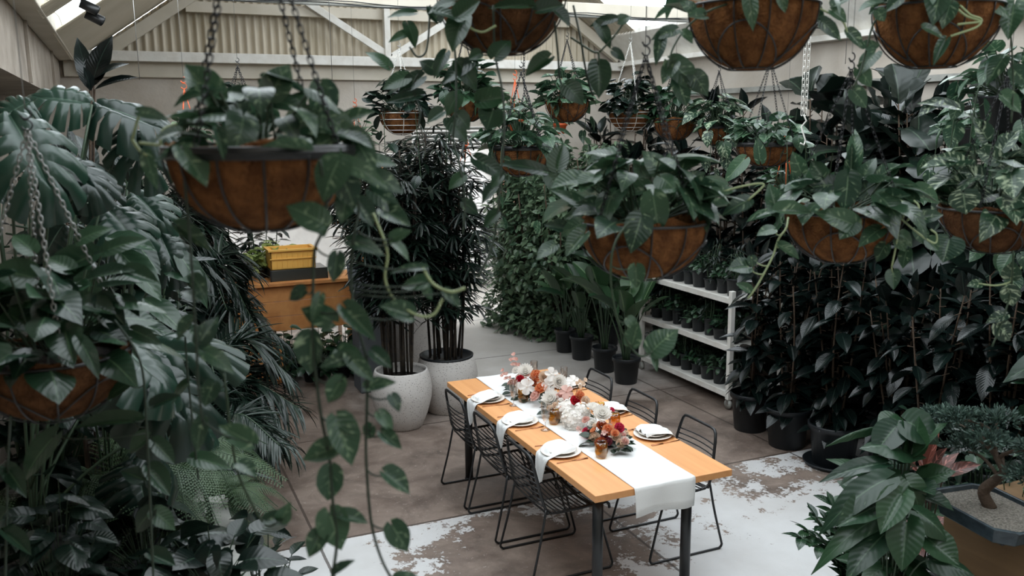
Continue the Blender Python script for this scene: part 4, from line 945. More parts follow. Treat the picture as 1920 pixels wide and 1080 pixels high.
V2 = [(640, 300, 0), (672, 380, -.05), (664, 440, -.05), (658, 520, -.05), (668, 600, -.05), (688, 680, -.05), (688, 760, -.05), (686, 840, -.05), (690, 920, -.05), (698, 990, -.05), (716, 1050, -.05), (740, 1095, -.05)]
V2L = [(658, 452, 720, 468, 34, -.05), (737, 448, 772, 432, 26, -.03), (738, 455, 774, 482, 28, -.03), (792, 502, 730, 500, 22, -.03), (800, 530, 746, 528, 40, -.03), (795, 540, 816, 562, 22, -.03), (768, 592, 712, 572, 44, -.03), (835, 548, 872, 574, 26, -.03), (690, 725, 742, 714, 28, -.05), (735, 742, 750, 768, 26, -.05), (712, 775, 740, 806, 30, -.05), (697, 800, 680, 824, 30, -.05), (718, 812, 754, 842, 28, -.05), (722, 888, 770, 926, 46, -.05), (735, 985, 766, 1036, 46, -.05), (745, 1085, 800, 1092, 34, -.05), (640, 660, 690, 690, 40, -.05), (700, 660, 735, 690, 30, -.05)]
V3 = [(345, 330), (355, 430, -.02), (362, 540, -.02), (368, 640, -.02), (372, 720, -.02), (380, 790, -.02)]
V3L = [(335, 425, 398, 468, 34, -.02), (372, 560, 340, 540, 30), (362, 520, 388, 556, 32), (375, 640, 410, 590, 36), (385, 660, 440, 690, 38), (470, 830, 408, 795, 44), (362, 600, 330, 640, 30), (380, 790, 360, 850, 34)]
V4 = [(420, 700, .1), (440, 860, .1), (465, 930, .1), (500, 985, .1), (528, 970, .1), (540, 950, .1)]
basket('large foreground coir basket with black rim band, upper left of the view', 490, 283, 1.94, .2, .172, 'ribs', (34, .085, .17, 'pothos'), LA,
       [(V1, V1L, 'darkstem'), (V2, V2L, 'darkstem'), (V3, V3L, 'darkstem'), ([(262, 268), (300, 272, -.03), (345, 275, -.02), (400, 276)], None, 'palestem'), ([(300, 272, -.03), (305, 245, -.02), (330, 232, 0)], None, 'palestem'), ([(248, 262), (255, 235), (262, 212)], None, 'palestem'), ([(248, 262), (262, 282), (276, 292)], None, 'palestem'),
        ([(700, 400, 0), (726, 470, -.03), (722, 520, -.03), (738, 560, -.03), (780, 590, -.03), (812, 590, -.03), (830, 560, -.03)], None, 'palestem'), ([(792, 502, -.03), (812, 532, -.03), (845, 547, -.03), (872, 540, -.03)], None, 'palestem'),
        (V4, [(500, 975, 545, 962, 26, .1), (528, 975, 540, 950, 30, .1), (450, 870, 480, 890, 34, .1), (400, 720, 380, 760, 36, .1)], 'stem')], hang=.62, nch=4, seed=3, wire=True, rot=.75, cscale=.95)
LB = [(130, 505, 80, 470, 40), (170, 480, 60, 530, 60, .05), (60, 520, -20, 500, 60), (200, 470, 270, 440, 34), (180, 520, 250, 500, 50), (110, 560, 0, 560, 40), (190, 560, 235, 610, 44), (120, 600, 40, 640, 50), (230, 560, 262, 590, 30), (60, 470, 20, 430, 40), (210, 620, 130, 640, 30), (150, 450, 200, 420, 36), (150, 640, 190, 700, 34, -.05), (90, 610, 60, 570, 40), (20, 590, 60, 620, 50), (250, 620, 300, 640, 30), (170, 575, 120, 550, 44), (60, 560, 10, 600, 50), (240, 510, 300, 530, 36)]
VB = [(215, 600, -.05), (250, 650, -.06), (268, 700, -.06), (275, 800, -.06), (280, 900, -.06), (284, 1000, -.06), (288, 1090, -.06)]
VBL = [(240, 720, 190, 745, 30), (290, 760, 340, 740, 26), (250, 790, 130, 795, 34), (290, 830, 330, 870, 34), (280, 880, 320, 930, 42), (270, 900, 225, 880, 34), (290, 960, 330, 990, 38), (284, 960, 240, 1000, 40), (285, 1040, 330, 1060, 34), (278, 820, 240, 850, 36), (100, 820, 20, 905, 48)]
basket('foreground coir basket cut by the left edge, below the big split leaves', 95, 660, 2.5, .205, .19, 'black', (60, .125, .22, 'philo'), LB,
       [(VB, VBL, 'darkstem'), ([(345, 600, .1), (352, 700, .1), (362, 800, .1), (372, 900, .1)], [(355, 620, 400, 650, 34, .1), (350, 720, 310, 750, 32, .1), (365, 860, 430, 870, 36, .1)], 'darkstem'), ([(20, 780), (14, 900), (10, 1090)], [(14, 880, 50, 930, 34), (10, 960, -20, 1000, 34), (12, 1000, 60, 1040, 34)], 'darkstem')], seed=9, cr='coirdark', hang=.62, chm='silver', rot=.2)
LC = [(850, 4, 796, 14, 26), (822, 22, 886, 36, 28, -.05), (775, 24, 728, 22, 20), (765, 46, 782, 82, 28), (762, 62, 730, 74, 18), (728, 124, 690, 90, 28), (815, 132, 788, 112, 30), (835, 100, 812, 138, 26), (762, 145, 715, 160, 34), (790, 145, 745, 172, 34), (786, 178, 720, 190, 24), (868, 34, 845, 94, 52), (928, 106, 955, 68, 42, -.1), (900, 100, 878, 110, 26, -.1), (990, 12, 914, 10, 24, -.1), (1028, 110, 984, 142, 34), (1122, 122, 1124, 182, 46), (1122, 46, 1150, 86, 28), (1150, 35, 1106, 42, 22), (1160, 40, 1184, 26, 24), (1062, 160, 1096, 190, 42), (920, 200, 895, 160, 42), (900, 190, 958, 180, 42), (925, 206, 912, 244, 50), (1015, 320, 938, 296, 28, .05), (1046, 316, 1056, 268, 44, .05),
      (880, 120, 820, 150, 34), (860, 120, 900, 165, 40), (1150, 96, 1176, 110, 22), (1040, 20, 1070, 50, 36), (1010, 20, 1060, 8, 34), (820, 40, 800, 10, 30), (860, 30, 900, 0, 40), (895, 300, 955, 330, 36, .05), (830, 210, 800, 230, 30), (845, 230, 880, 262, 36), (930, 350, 900, 380, 30, .05), (1030, 330, 1060, 372, 34, .05)]
basket('coir basket cut by the top edge of the view, above the middle of the table', 940, -18, 2.8, .2, .2, 'black', (50, .1, .22, 'pothos_dark'), LC,
       [([(845, 30, -.1), (854, 110, -.12), (855, 200, -.12), (850, 262, -.1), (862, 310, -.1), (872, 380, -.1), (868, 440, -.1)], [(856, 180, 838, 212, 34, -.1), (858, 215, 882, 240, 34, -.1), (868, 330, 840, 350, 28, -.1), (870, 380, 900, 400, 26, -.1)], 'darkstem'),
        ([(925, 10, -.15), (928, 100, -.15), (940, 160, -.15), (946, 230, -.15), (940, 320, -.15), (932, 410, -.15), (920, 470, -.15), (896, 520, -.15)], [(940, 330, 915, 350, 26, -.15), (932, 400, 905, 425, 24, -.15)], 'darkstem'),
        ([(1075, 10), (1088, 70), (1100, 140), (1112, 180)], None, 'darkstem'), ([(1040, 40), (1046, 100), (1050, 150), (1060, 170)], None, 'darkstem'), ([(806, 10), (804, 60), (798, 98), (782, 106), (768, 88)], None, 'darkstem'), ([(800, 120), (778, 150), (778, 180), (788, 210), (784, 240)], None, 'darkstem'), ([(1122, 122), (1122, 100), (1110, 96), (1070, 70)], None, 'stem'), ([(1124, 98), (1150, 70), (1168, 45)], None, 'stem'), ([(880, 40, -.12), (882, 52, -.12), (905, 60, -.12), (930, 48, -.12)], None, 'palestem')], seed=14, hang=.5, cr='coirdark', rot=.1, wire=False)
LD = [(1405, -10, 1412, 56, 30, -.12), (1462, -8, 1474, 24, 22, -.1), (1266, 56, 1224, 66, 28), (1260, 118, 1318, 166, 50), (1265, 120, 1240, 155, 34), (1300, 140, 1330, 175, 40), (1280, 60, 1300, 80, 22), (1300, 20, 1280, 0, 30), (1320, 30, 1290, 30, 26), (1560, 20, 1590, 40, 28), (1565, 10, 1600, -10, 28), (1540, 40, 1580, 70, 28), (1330, 5, 1350, -20, 30), (1240, 70, 1230, 120, 24), (1270, 150, 1290, 200, 36), (1590, 60, 1620, 90, 28)]
basket('coir basket at the top right of centre, brightest fuzzy rim, seen from below', 1412, 12, 2.82, .2, .2, 'black', (30, .1, .2, 'pothos'), LD,
       [([(1370, 5, -.15), (1320, 25, -.15), (1285, 55, -.1), (1262, 90, -.1), (1252, 130, -.1)], None, 'stem'), ([(1515, 5), (1545, 20), (1580, 40), (1590, 70)], None, 'palestem')], tilt=.1, seed=21, hang=.5, rot=.2, wire=False)
LE = [(1782, 8, 1768, 46, 34, -.1), (1735, 52, 1782, 68, 24, -.12), (1772, 78, 1750, 122, 22, -.12), (1902, 8, 1890, 74, 46, -.1), (1640, 100, 1610, 130, 36), (1645, 20, 1660, 40, 24), (1690, -5, 1660, 20, 30), (1830, -5, 1860, 10, 30), (1625, 90, 1650, 70, 30), (1660, 5, 1630, 20, 30), (1880, 110, 1850, 150, 32), (1900, 130, 1930, 160, 32), (1610, 130, 1640, 160, 34), (1600, 170, 1630, 200, 34), (1880, 180, 1920, 210, 34)]
basket('coir basket at the top right corner with pale looping stems', 1757, 15, 2.95, .198, .198, 'black', (30, .1, .16, 'pothos'), LE,
       [([(1800, 10, -.2), (1820, 28, -.22), (1840, 36, -.22), (1832, 50, -.22), (1800, 62, -.22), (1782, 68, -.2)], None, 'palestem'), ([(1790, 12, -.2), (1812, 30, -.22), (1838, 40, -.22), (1810, 44, -.22), (1795, 46, -.2)], None, 'palestem'), ([(1670, 10, -.1), (1640, 40, -.1), (1625, 90, -.1), (1615, 130, -.1), (1600, 165, -.1)], None, 'stem'), ([(1895, 60), (1900, 150), (1896, 230)], None, 'stem')], seed=25, hang=.5, rot=.5, wire=False)
LF = [(1098, 390, 1038, 344, 30), (1170, 346, 1112, 338, 28), (1212, 354, 1142, 372, 36), (1225, 368, 1236, 442, 54, -.12), (1202, 408, 1184, 468, 54, -.2), (1266, 334, 1270, 388, 46), (1238, 322, 1212, 280, 46), (1250, 330, 1252, 288, 28), (1270, 326, 1328, 290, 32), (1330, 352, 1290, 402, 40, -.08), (1314, 374, 1326, 436, 32, -.08), (1402, 376, 1356, 396, 34), (1172, 342, 1142, 306, 30), (1102, 392, 1058, 406, 26), (1136, 390, 1080, 380, 30), (1160, 386, 1110, 404, 34), (1210, 330, 1190, 296, 30), (1290, 340, 1320, 320, 30), (1200, 390, 1150, 400, 34), (1290, 380, 1320, 400, 34), (1090, 420, 1050, 440, 34), (1060, 430, 1020, 420, 30), (1095, 440, 1060, 480, 38), (1040, 460, 1002, 478, 36), (1110, 350, 1080, 320, 34), (1345, 360, 1380, 350, 26)]
basket('coir basket hanging over the paddle-leaved plants, right of centre', 1205, 414, 2.75, .2, .18, 'black', (58, .11, .21, 'pothos'), LF,
       [([(1195, 405, -.2), (1170, 428, -.23), (1150, 465, -.24), (1145, 520, -.24), (1152, 575, -.24), (1165, 618, -.24), (1182, 650, -.24), (1202, 668, -.24), (1224, 660, -.24)], [(1192, 500, 1194, 540, 34, -.24), (1186, 645, 1196, 604, 36, -.24), (1224, 657, 1268, 612, 54, -.24), (1178, 598, 1196, 618, 24, -.24), (1226, 668, 1232, 696, 14, -.24)], 'stem'), ([(1325, 372), (1380, 352), (1432, 345), (1402, 376)], None, 'palestem')], seed=31, hang=.5, rot=.3)
LG = [(1605, 302, 1599, 238, 30), (1595, 332, 1598, 268, 26), (1502, 322, 1486, 284, 30), (1572, 346, 1504, 346, 42), (1590, 330, 1586, 398, 50, -.05), (1672, 370, 1632, 382, 46, -.1), (1716, 374, 1684, 350, 34, -.1), (1602, 422, 1540, 392, 46, -.2), (1600, 420, 1575, 446, 40, -.2), (1460, 396, 1524, 398, 34, -.12), (1456, 396, 1442, 342, 36), (1650, 430, 1612, 452, 36, -.16), (1722, 352, 1768, 380, 30), (1780, 450, 1768, 492, 58, .05), (1650, 330, 1690, 300, 34), (1620, 330, 1640, 290, 30), (1540, 330, 1520, 300, 32), (1690, 440, 1720, 460, 28, -.1), (1700, 470, 1690, 500, 26, -.1), (1720, 430, 1740, 460, 28, -.1), (1660, 460, 1640, 490, 30, -.1), (1740, 450, 1760, 470, 28, -.1), (1725, 410, 1770, 400, 30, -.1), (1560, 360, 1540, 320, 36), (1640, 360, 1660, 320, 36)]
basket('coir basket with pale looping runners, in front of the dark rubber plants', 1580, 396, 3.2, .2, .185, 'black', (36, .115, .2, 'pothos'), LG,
       [([(1478, 408, -.15), (1474, 428, -.18), (1460, 448, -.18), (1450, 478, -.18), (1436, 506, -.18), (1418, 538, -.18), (1402, 560, -.18)], [(1402, 500, 1366, 502, 38, -.18), (1408, 482, 1412, 502, 20, -.18), (1462, 460, 1500, 486, 20, -.18), (1450, 430, 1420, 434, 30, -.18), (1405, 545, 1380, 530, 20, -.18)], 'palestem'),
        ([(1662, 380, -.12), (1688, 408, -.16), (1720, 436, -.16), (1752, 456, -.16), (1756, 440, -.16), (1745, 430, -.16)], None, 'palestem'), ([(1690, 412, -.16), (1698, 396, -.16), (1692, 380, -.16), (1675, 368, -.14)], None, 'palestem'), ([(1700, 414, -.16), (1720, 398, -.16), (1722, 385, -.16), (1714, 376, -.14)], None, 'palestem'), ([(1688, 412, -.16), (1680, 460, -.14), (1672, 500, -.14)], [(1675, 510, 1675, 542, 28, -.14), (1682, 450, 1700, 470, 22, -.14)], 'palestem')], seed=36, hang=.5, rot=.6)
LH = [(1806, 362, 1812, 402, 56, -.1), (1860, 365, 1832, 378, 38, -.1), (1915, 362, 1884, 396, 52, -.12), (1870, 300, 1830, 280, 36), (1800, 300, 1760, 290, 24), (1900, 320, 1860, 330, 40), (1840, 330, 1790, 320, 34), (1880, 280, 1910, 240, 34), (1850, 260, 1830, 220, 34), (1904, 200, 1880, 180, 30), (1790, 200, 1730, 180, 28), (1760, 190, 1720, 210, 28)]
basket('coir basket cut by the right edge of the view, white marbled leaves over its rim', 1866, 390, 3.47, .2, .175, 'black', (64, .12, .26, 'marble'), LH,
       [([(1915, 500, -.1), (1900, 525, -.1), (1870, 535, -.1), (1835, 532, -.1)], [(1838, 532, 1815, 532, 22, -.1), (1895, 520, 1900, 490, 34, -.1), (1890, 540, 1900, 575, 36, -.1)], 'palestem'), ([(1900, 470, -.1), (1896, 540, -.1), (1880, 600, -.1), (1860, 650, -.1)], [(1885, 590, 1850, 600, 24, -.1), (1870, 610, 1905, 640, 40, -.1)], 'stem')], seed=41, cr='coirdark', hang=.5, rot=.4)
basket('white wire basket with round-leaved plant, left of the baskets row', 752, 212, 7.24, .18, .175, 'white', (80, .12, .32, 'shade'), kind='round', seed=51, hang=.5, cscale=1.5, nch=3, rvines=2)
basket('black wire coir basket hanging behind the dark trailing leaves, beside the white wire basket', 872, 185, 7.24, .18, .19, 'black', (90, .12, .32, 'pothos_dark'), seed=52, hang=.5, cscale=1.4, rvines=3)
basket('coir basket hanging lower than its neighbours, in front of the leafy hedge', 978, 277, 5.4, .18, .17, 'ribs', (90, .1, .24, 'pothos'), seed=53, hang=.45, cscale=1.4, rvines=4)
basket('round coir basket right above the lowest middle basket', 1063, 190, 7.42, .18, .175, 'black', (100, .11, .3, 'pothos'), seed=54, hang=.5, cscale=1.3, rvines=2)
basket('white wire basket with fine dark leaves, left of the coir bowl against the right wall', 1180, 211, 7.82, .18, .165, 'white', (120, .1, .34, 'shade'), kind='hearts', seed=55, hang=.6, cscale=1.35, nch=3)
basket('black wire coir bowl against the right wall, right of the white wire basket', 1265, 224, 7.62, .18, .18, 'black', (110, .1, .34, 'pothos_dark'), seed=56, hang=.5, cscale=1.4)
basket('small coir basket with marbled leaves under the fuzzy rimmed top basket', 1345, 238, 7.3, .16, .15, 'ribs', (50, .14, .26, 'marble'), seed=57, hang=.45, cscale=1.3, rvines=2)
basket('coir basket with small leaves, below the white marbled basket and left of the silver chain', 1438, 270, 5.4, .18, .135, 'ribs', (90, .085, .18, 'pothos'), [(1425, 300, 1420, 255, 24, -.2), (1395, 300, 1358, 338, 30, -.2)], seed=58, hang=.5, cscale=1.25, rvines=3)
basket('far hanging basket glimpsed behind the leaves of the large foreground basket', 452, 232, 6.6, .17, .15, 'black', (80, .1, .28, 'shade'), seed=59, hang=.42, cscale=1.3)
# small plastic and terracotta pots that hang on orange hooks
def hangpot(lab, px, py, d, r, h, mt, n=60, seed=70, fol='hedge', cat='hanging pot'):
    p = D(px, py, d); t = thing('hanging_pot', lab, cat, p, 0, 'small hanging pots')
    obj('pot', MB().lathe([(r*.6, -h), (r*.62, -h), (r*.95, -.02), (r*1.1, -.018), (r*1.12, .004), (r, .004), (r*.9, -.02), (.001, -.03)], 24), M[mt], t)
    L, S = b_mound(r*2.4, r*2.6, n, r*.8, 'hearts', seed); obj('foliage', L, M[fol], t); obj('stems', S, M['stem'], t)
    b = MB()
    for k in range(3): a = k*2.09; b.tube([(r*math.cos(a), r*math.sin(a), 0), (0, 0, .36)], .004, 5)
    obj('hanger', b, M['orange'], t); hookm(t, (0, 0, .36), .02, 'orange', .004)
    zt = min(roofz(p[0]), 5.5)-p[2]; obj('hanging_wire', MB().tube([(0, 0, .42), (0, 0, zt)], .0014, 4), M['silver'], t)
hangpot('small orange hanging pot with feathery green plant, beside the dark double chain', 966, 224, 8.2, .085, .12, 'orange', 120, 71)
hangpot('small orange hanging pot far behind the white wire basket with round leaves', 668, 268, 9.0, .09, .12, 'orange', 80, 72, 'hedge')
hangpot('small terracotta pot on an orange hook behind the left part of the big foreground basket', 352, 262, 6.4, .08, .1, 'terracotta', 50, 73, 'hedge')
hangpot('small terracotta pot hanging left above the basket with pale looping runners', 1470, 356, 6.2, .075, .11, 'terracotta', 70, 74, 'pothos_dark')
hangpot('small orange pot hanging low behind the round coir basket', 1050, 232, 8.8, .07, .1, 'orange', 50, 75, 'marble')
t = thing('orange_hanger', 'empty orange plastic hanger before the louvred panel', 'hanger', D(875, 300, 9.5))
b = MB(); b.tube([(-.08, 0, -.02), (0, 0, .16)], .005, 5); b.tube([(.08, 0, -.02), (0, 0, .16)], .005, 5); b.tube([(0, .05, -.02), (0, 0, .16)], .005, 5); obj('arms', b, M['orange'], t); hookm(t, (0, 0, .15), .022, 'orange', .005)
obj('hanging_wire', MB().tube([(0, 0, .2), (0, 0, 3.0)], .0014, 4), M['silver'], t)
# bare chains and wires
p = D(1505, 252, 4.6); t = thing('hook_chain', 'bright doubled chain ending in an open hook, empty, before the fiddle leaf plants', 'chain', p)
put_chain(t, (-.012, 0, .1), (-.018, 0, 1.6), 'whitewire', .03, .0024, wd=.008); put_chain(t, (.012, 0, .1), (.018, 0, 1.6), 'whitewire', .03, .0024, wd=.008)
obj('hook', MB().tube([(0, 0, .1), (.02, 0, .07), (-.012, 0, .04), (.02, 0, -.03), (.012, 0, -.055), (-.012, 0, -.045)], .004, 6), M['whitewire'], t)
p = D(983, 175, 5.6); t = thing('dark_chain', 'dark chain forking down above the lowest middle basket', 'chain', p)
put_chain(t, (0, 0, 0), (0, 0, 1.2), 'chain'); put_chain(t, (-.09, 0, -.3), (0, 0, 0), 'chain'); put_chain(t, (.12, 0, -.3), (0, 0, 0), 'chain')
for i, (px, y0, y1, d, lab) in enumerate(((623, 150, -40, 6.5, 'thin vertical wire in front of the corrugated gable, left of the centre post'), (262, 150, -30, 6.0, 'thin pale wire rising left of the orange hook'), (1209, 150, -40, 6.8, 'thin dark wire in front of the right skylight'), (1585, 120, -40, 6.2, 'thin wire between the two top right baskets'), (868, 60, 180, 7.0, 'thin wire left of the top centre basket'))):
    a = D(px, y0, d); b_ = a.copy(); b_[2] = min(roofz(a[0]), 5.9); o = obj('hanging_wire', MB().tube([(0, 0, 0), (0, 0, b_[2]-a[2])], .0022, 5), M['silver'], loc=tuple(a)); tag(o, lab, 'wire', 'bare wires hanging from the roof')
# spotlights and cables on the left ledge
for i, (px, py, d, lab) in enumerate(((166, 14, 6.2, 'upper black spotlight on the left ledge'), (176, 34, 6.3, 'lower black spotlight on the left ledge'))):
    t = thing('spotlight', lab, 'spotlight', D(px, py, d), .4); m = MB(); m.tube([(-.045, .02, .03), (.05, -.02, -.02), (.052, -.02, -.021)], [.034, .036, .036], 16); obj('housing', m, M['blackmetal'], t)
    obj('lens', MB().tube([(.052, -.02, -.021), (.056, -.022, -.023)], .026, 16), M['glass'], t); obj('bracket', MB().bar((-.02, .02, .02), (-.05, .06, .12), .02, .01), M['blackmetal'], t)
t = thing('cable_bundle', 'bundle of pale cables running along the left ledge', 'cables', (-.49, 8, 3.85))
for k in range(5): obj('cable', MB().tube([(.01*k+.01*math.sin(i*1.7+k), -7+i*.5, .02*math.sin(i+k*2)) for i in range(22)], .006, 5), M['whitepaint' if k % 2 else 'greypaint'], t)

# ------------------------------------------------------------ left side: bench, split-leaf plants, palms, ferns
ORD = ['first', 'second', 'third', 'fourth', 'fifth', 'sixth', 'seventh', 'eighth', 'ninth', 'tenth', 'eleventh', 'twelfth', 'thirteenth', 'fourteenth', 'fifteenth', 'sixteenth']
def bench(lab, x0, x1, y0, y1, z):
    t = thing('slatted_bench', lab, 'bench', ((x0+x1)/2, (y0+y1)/2, 0), 0, 'grey white plant benches'); hx = (x1-x0)/2; hy = (y1-y0)/2
    b = MB(); n = int((x1-x0)/.11)
    for k in range(n): xx = -hx+(x1-x0)*(k+.5)/n; b.box(xx-.042, xx+.042, -hy, hy, z-.022, z)
    obj('slats', b, M['greypaint'], t, False, .002)
    b = MB(); b.box(hx-.03, hx, -hy, hy, z-.1, z-.023); b.box(-hx, -hx+.03, -hy, hy, z-.1, z-.023); obj('apron', b, M['greypaint'], t, False, .002)
    for dx in (-hx+.035, hx-.095):
        for dy in (-hy+.03, hy-.09): obj('leg', MB().box(dx, dx+.06, dy, dy+.06, 0, z-.023), M['greypaint'], t, False, .003)
bench('pale slatted bench under the ferns at the lower left, nearest the camera', -.68, .38, 3.2, 4.75, .85)
bench('pale slatted bench in the middle of the left row, hidden in foliage', -.68, .3, 4.8, 6.6, .55)
bench('pale slatted bench at the far end of the left row behind the palms', -.68, .3, 6.9, 8.8, .55)
def explicit(name, lab, cat, pos, r, h, lst, kind, mt, sm='stem', extra=None, group=None):
    t = thing(name, lab, cat, pos, 0, group); pot(t, r, h); L = MB(); S = MB(); loc = np.array(pos, float)
    for it in lst:
        d = it[5]; a = D(it[0], it[1], d); b = D(it[2], it[3], d+(it[6] if len(it) > 6 else -.08)); ln = np.linalg.norm(b-a); wd = it[4]/F*d
        nat = {'monstera': .98, 'ellip': .47, 'heart': .84, 'lyr': .8, 'long': .34, 'paddle': .56}[kind]
        nm = nrm(CAM-a)*.55+np.array([0, 0, .8])+rv(.12); leaf(L, kind, a-loc, b-a, nm, ln, wd/(ln*nat))
        S.tube(curve((0, 0, h*.8), a-loc, .12, 8), .006 if kind == 'monstera' else .004, 5)
    if extra:
        Le, Se = extra(); L.add(np.concatenate(Le.v)+(0, 0, h*.8), Le.f, np.concatenate(Le.c)); S.add(np.concatenate(Se.v)+(0, 0, h*.8), Se.f)
    obj('foliage', L, M[mt], t); obj('stems', S, M[sm], t); return t
explicit('rubber_plant', 'tall rubber plant whose top leaves stand out against the cream beam, upper left', 'potted plant', (-.28, 5.0, .55), .15, .28,
    [(168, 168, 148, 70, 32, 4.6), (172, 162, 190, 68, 42, 4.6), (176, 150, 224, 106, 26, 4.6), (178, 168, 254, 138, 26, 4.6), (170, 170, 160, 126, 24, 4.55)], 'ellip', 'ficus', 'bark', lambda: b_rubber(2.05, 2, .24, .1, seed=4))
explicit('monstera', 'large monstera with the topmost broad split leaves at the upper left', 'potted plant', (-.45, 3.75, .85), .17, .3,
    [(178, 196, 338, 232, 120, 3.7), (172, 196, 30, 160, 110, 3.6), (16, 212, 120, 372, 160, 3.1), (100, 300, 196, 350, 110, 3.3), (60, 190, -20, 220, 100, 3.4), (230, 240, 300, 330, 100, 3.8)], 'monstera', 'monstera', 'stem', lambda: b_monstera(1.2, 4, .40, 5, -1.2, 1.8))
explicit('monstera', 'monstera with one pale, very large split leaf right of the left cut basket', 'potted plant', (-.05, 4.5, .85), .16, .28,
    [(268, 665, 372, 800, 185, 3.4, -.2), (245, 660, 420, 640, 120, 3.5, -.15), (200, 690, 130, 780, 120, 3.3)], 'monstera', 'monstera', 'stem', None)
explicit('monstera', 'monstera with drooping folded split leaves, left of the large foreground basket', 'potted plant', (-.2, 4.6, .55), .16, .28,
    [(165, 325, 200, 400, 84, 3.9), (200, 388, 272, 462, 112, 3.8), (250, 360, 320, 420, 90, 4.1), (120, 420, 60, 500, 120, 3.9), (300, 440, 340, 520, 80, 4.0)], 'monstera', 'monstera', 'stem', lambda: b_monstera(1.4, 4, .34, 7, -1.5, 2))
explicit('philodendron', 'philodendron with long arching plain leaves, below the folded split leaves', 'potted plant', (-.4, 4.35, .85), .15, .26,
    [(222, 470, 304, 545, 58, 3.6), (200, 445, 290, 462, 48, 3.6), (240, 440, 300, 500, 44, 3.8), (310, 500, 370, 500, 60, 4.0), (330, 470, 395, 540, 44, 4.0), (180, 500, 150, 580, 60, 3.8), (270, 560, 350, 610, 50, 3.9), (250, 610, 310, 600, 36, 3.7)], 'long', 'philo', 'stem', None)
def palm_at(lab, x, y, z, h, nf, fl, seed, a0, a1, key): return potted('kentia_palm', lab, x, y, z, .16, .28, key, lambda: b_kentia(h, nf, fl, seed, a0, a1), 'palm', 'stem', 'feather palms along the left', 1, 0)
palm_at('feather palm with long drooping fronds, left of the yellow crate', 0.42, 8.5, 0, 1.45, 11, 1.0, 3, -1.9, 1.9, 'ka')
palm_at('feather palm arching over the bare concrete at the left of the floor', .38, 7.2, 0, .95, 10, .95, 4, -1.7, 1.5, 'kb')
palm_at('feather palm low beside the pale split leaf', .3, 6.2, 0, .75, 9, .75, 5, -1.5, 1.5, 'kc')
palm_at('tall dark feather palm under the large foreground basket', -.1, 7.5, .55, 1.3, 10, .85, 6, -2, 2, 'kd')
palm_at('far feather palm between the left wall and the lime seedlings', .2, 9.4, 0, 2.1, 13, 1.1, 7, -2, 2, 'ke')
def fern_at(lab, px, py, d, nf, fl, seed, a0, a1, up=.5):
    p = D(px, py, d); r_ = .11; z0 = .852 if p[2] > .9 and p[0] < .3 else 0
    t = thing('potted_fern', lab, 'potted fern', (p[0], p[1], z0), 0, 'ferns on the left bench'); hh = .18 if z0 else max(.18, p[2]-.05); pot(t, r_, hh)
    L, S = b_fern(nf, fl, seed, a0, a1, up); obj('foliage', L, M['fern'], t, False, loc=(0, 0, hh-.02)); obj('stems', S, M['stem'], t, loc=(0, 0, hh-.02)); return t
fern_at('fern with the largest pale frond, reaching towards the white paint at the lower left', 318, 895, 4.35, 15, .62, 3, -2.2, 1.2, .35)
fern_at('fern in the middle of the lower left, above the pale bench', 195, 850, 4.2, 14, .55, 4, -2.5, 1.5, .4)
fern_at('fern at the bottom left corner of the view', 20, 985, 3.9, 12, .45, 5, -2.5, 2, .5)
fern_at('fern at the bottom edge, below the largest pale frond', 400, 1040, 4.6, 12, .45, 6, -2.5, 1.5, .3)
fern_at('fern low beside the end of the pale bench, behind its front corner', 400, 960, 4.75, 13, .5, 7, -2.0, 1.6, .35)
fern_at('fern at the front corner of the pale bench, cut by the bottom edge', 300, 1060, 4.2, 13, .5, 8, -2.4, 1.6, .35)
fern_at('fern on the pale bench between the two larger ferns', 255, 950, 4.15, 13, .45, 9, -2.4, 1.6, .35)
potted('leafy_plant', 'dark leafy plant spilling over the pale bench at the lower left', -.05, 3.75, .852, .1, .14, 'spill', lambda: b_mound(.3, .28, 60, .14, 'heart', 15), 'shade', 'stem')
potted('leafy_plant', 'dark leafy plant on the near corner of the pale bench', .2, 3.45, .852, .1, .14, 'spill', lambda: None, 'shade', 'stem')
potted('leafy_plant', 'dark broad plant standing on the floor before the pale bench', .45, 4.2, 0, .14, .26, 'spill2', lambda: b_mound(.26, .7, 80, .16, 'ellip', 16), 'shade', 'darkstem')
for i, (px, py, s, lab) in enumerate(((462, 850, .8, 'low striped plant at the left edge of the bare concrete, farthest of the three'), (452, 900, .9, 'low striped plant at the left edge of the bare concrete, middle of the three'), (430, 975, .9, 'low striped plant where the white paint starts at the lower left'))):
    r_ = ray(px, py); q = CAM+r_*((.25-H)/r_[2]); potted('prayer_plant', lab, q[0]-.12, q[1], 0, .1, .15, 'pray', lambda: b_mound(.24, .24, 50, .14, 'ellip', 12), 'pothos_dark', 'stem', 'low striped plants', s)
BG = [(-.45, 4.2, 1.5, 0), (-.42, 5.7, 2.2, 1), (.02, 5.45, 1.55, 2), (-.2, 6.5, 1.8, 3), (.1, 6.2, 1.4, 0), (-.3, 7.5, 2.1, 1), (-.2, 8.3, 1.9, 2), (.15, 8.2, 1.5, 3), (-.1, 9.3, 2.0, 0), (-.2, 10.4, 2.4, 1), (.45, 10.6, 2.2, 2), (-.35, 3.45, 1.0, 3), (.05, 4.95, 1.15, 1), (.35, 9.0, 1.3, 2)]
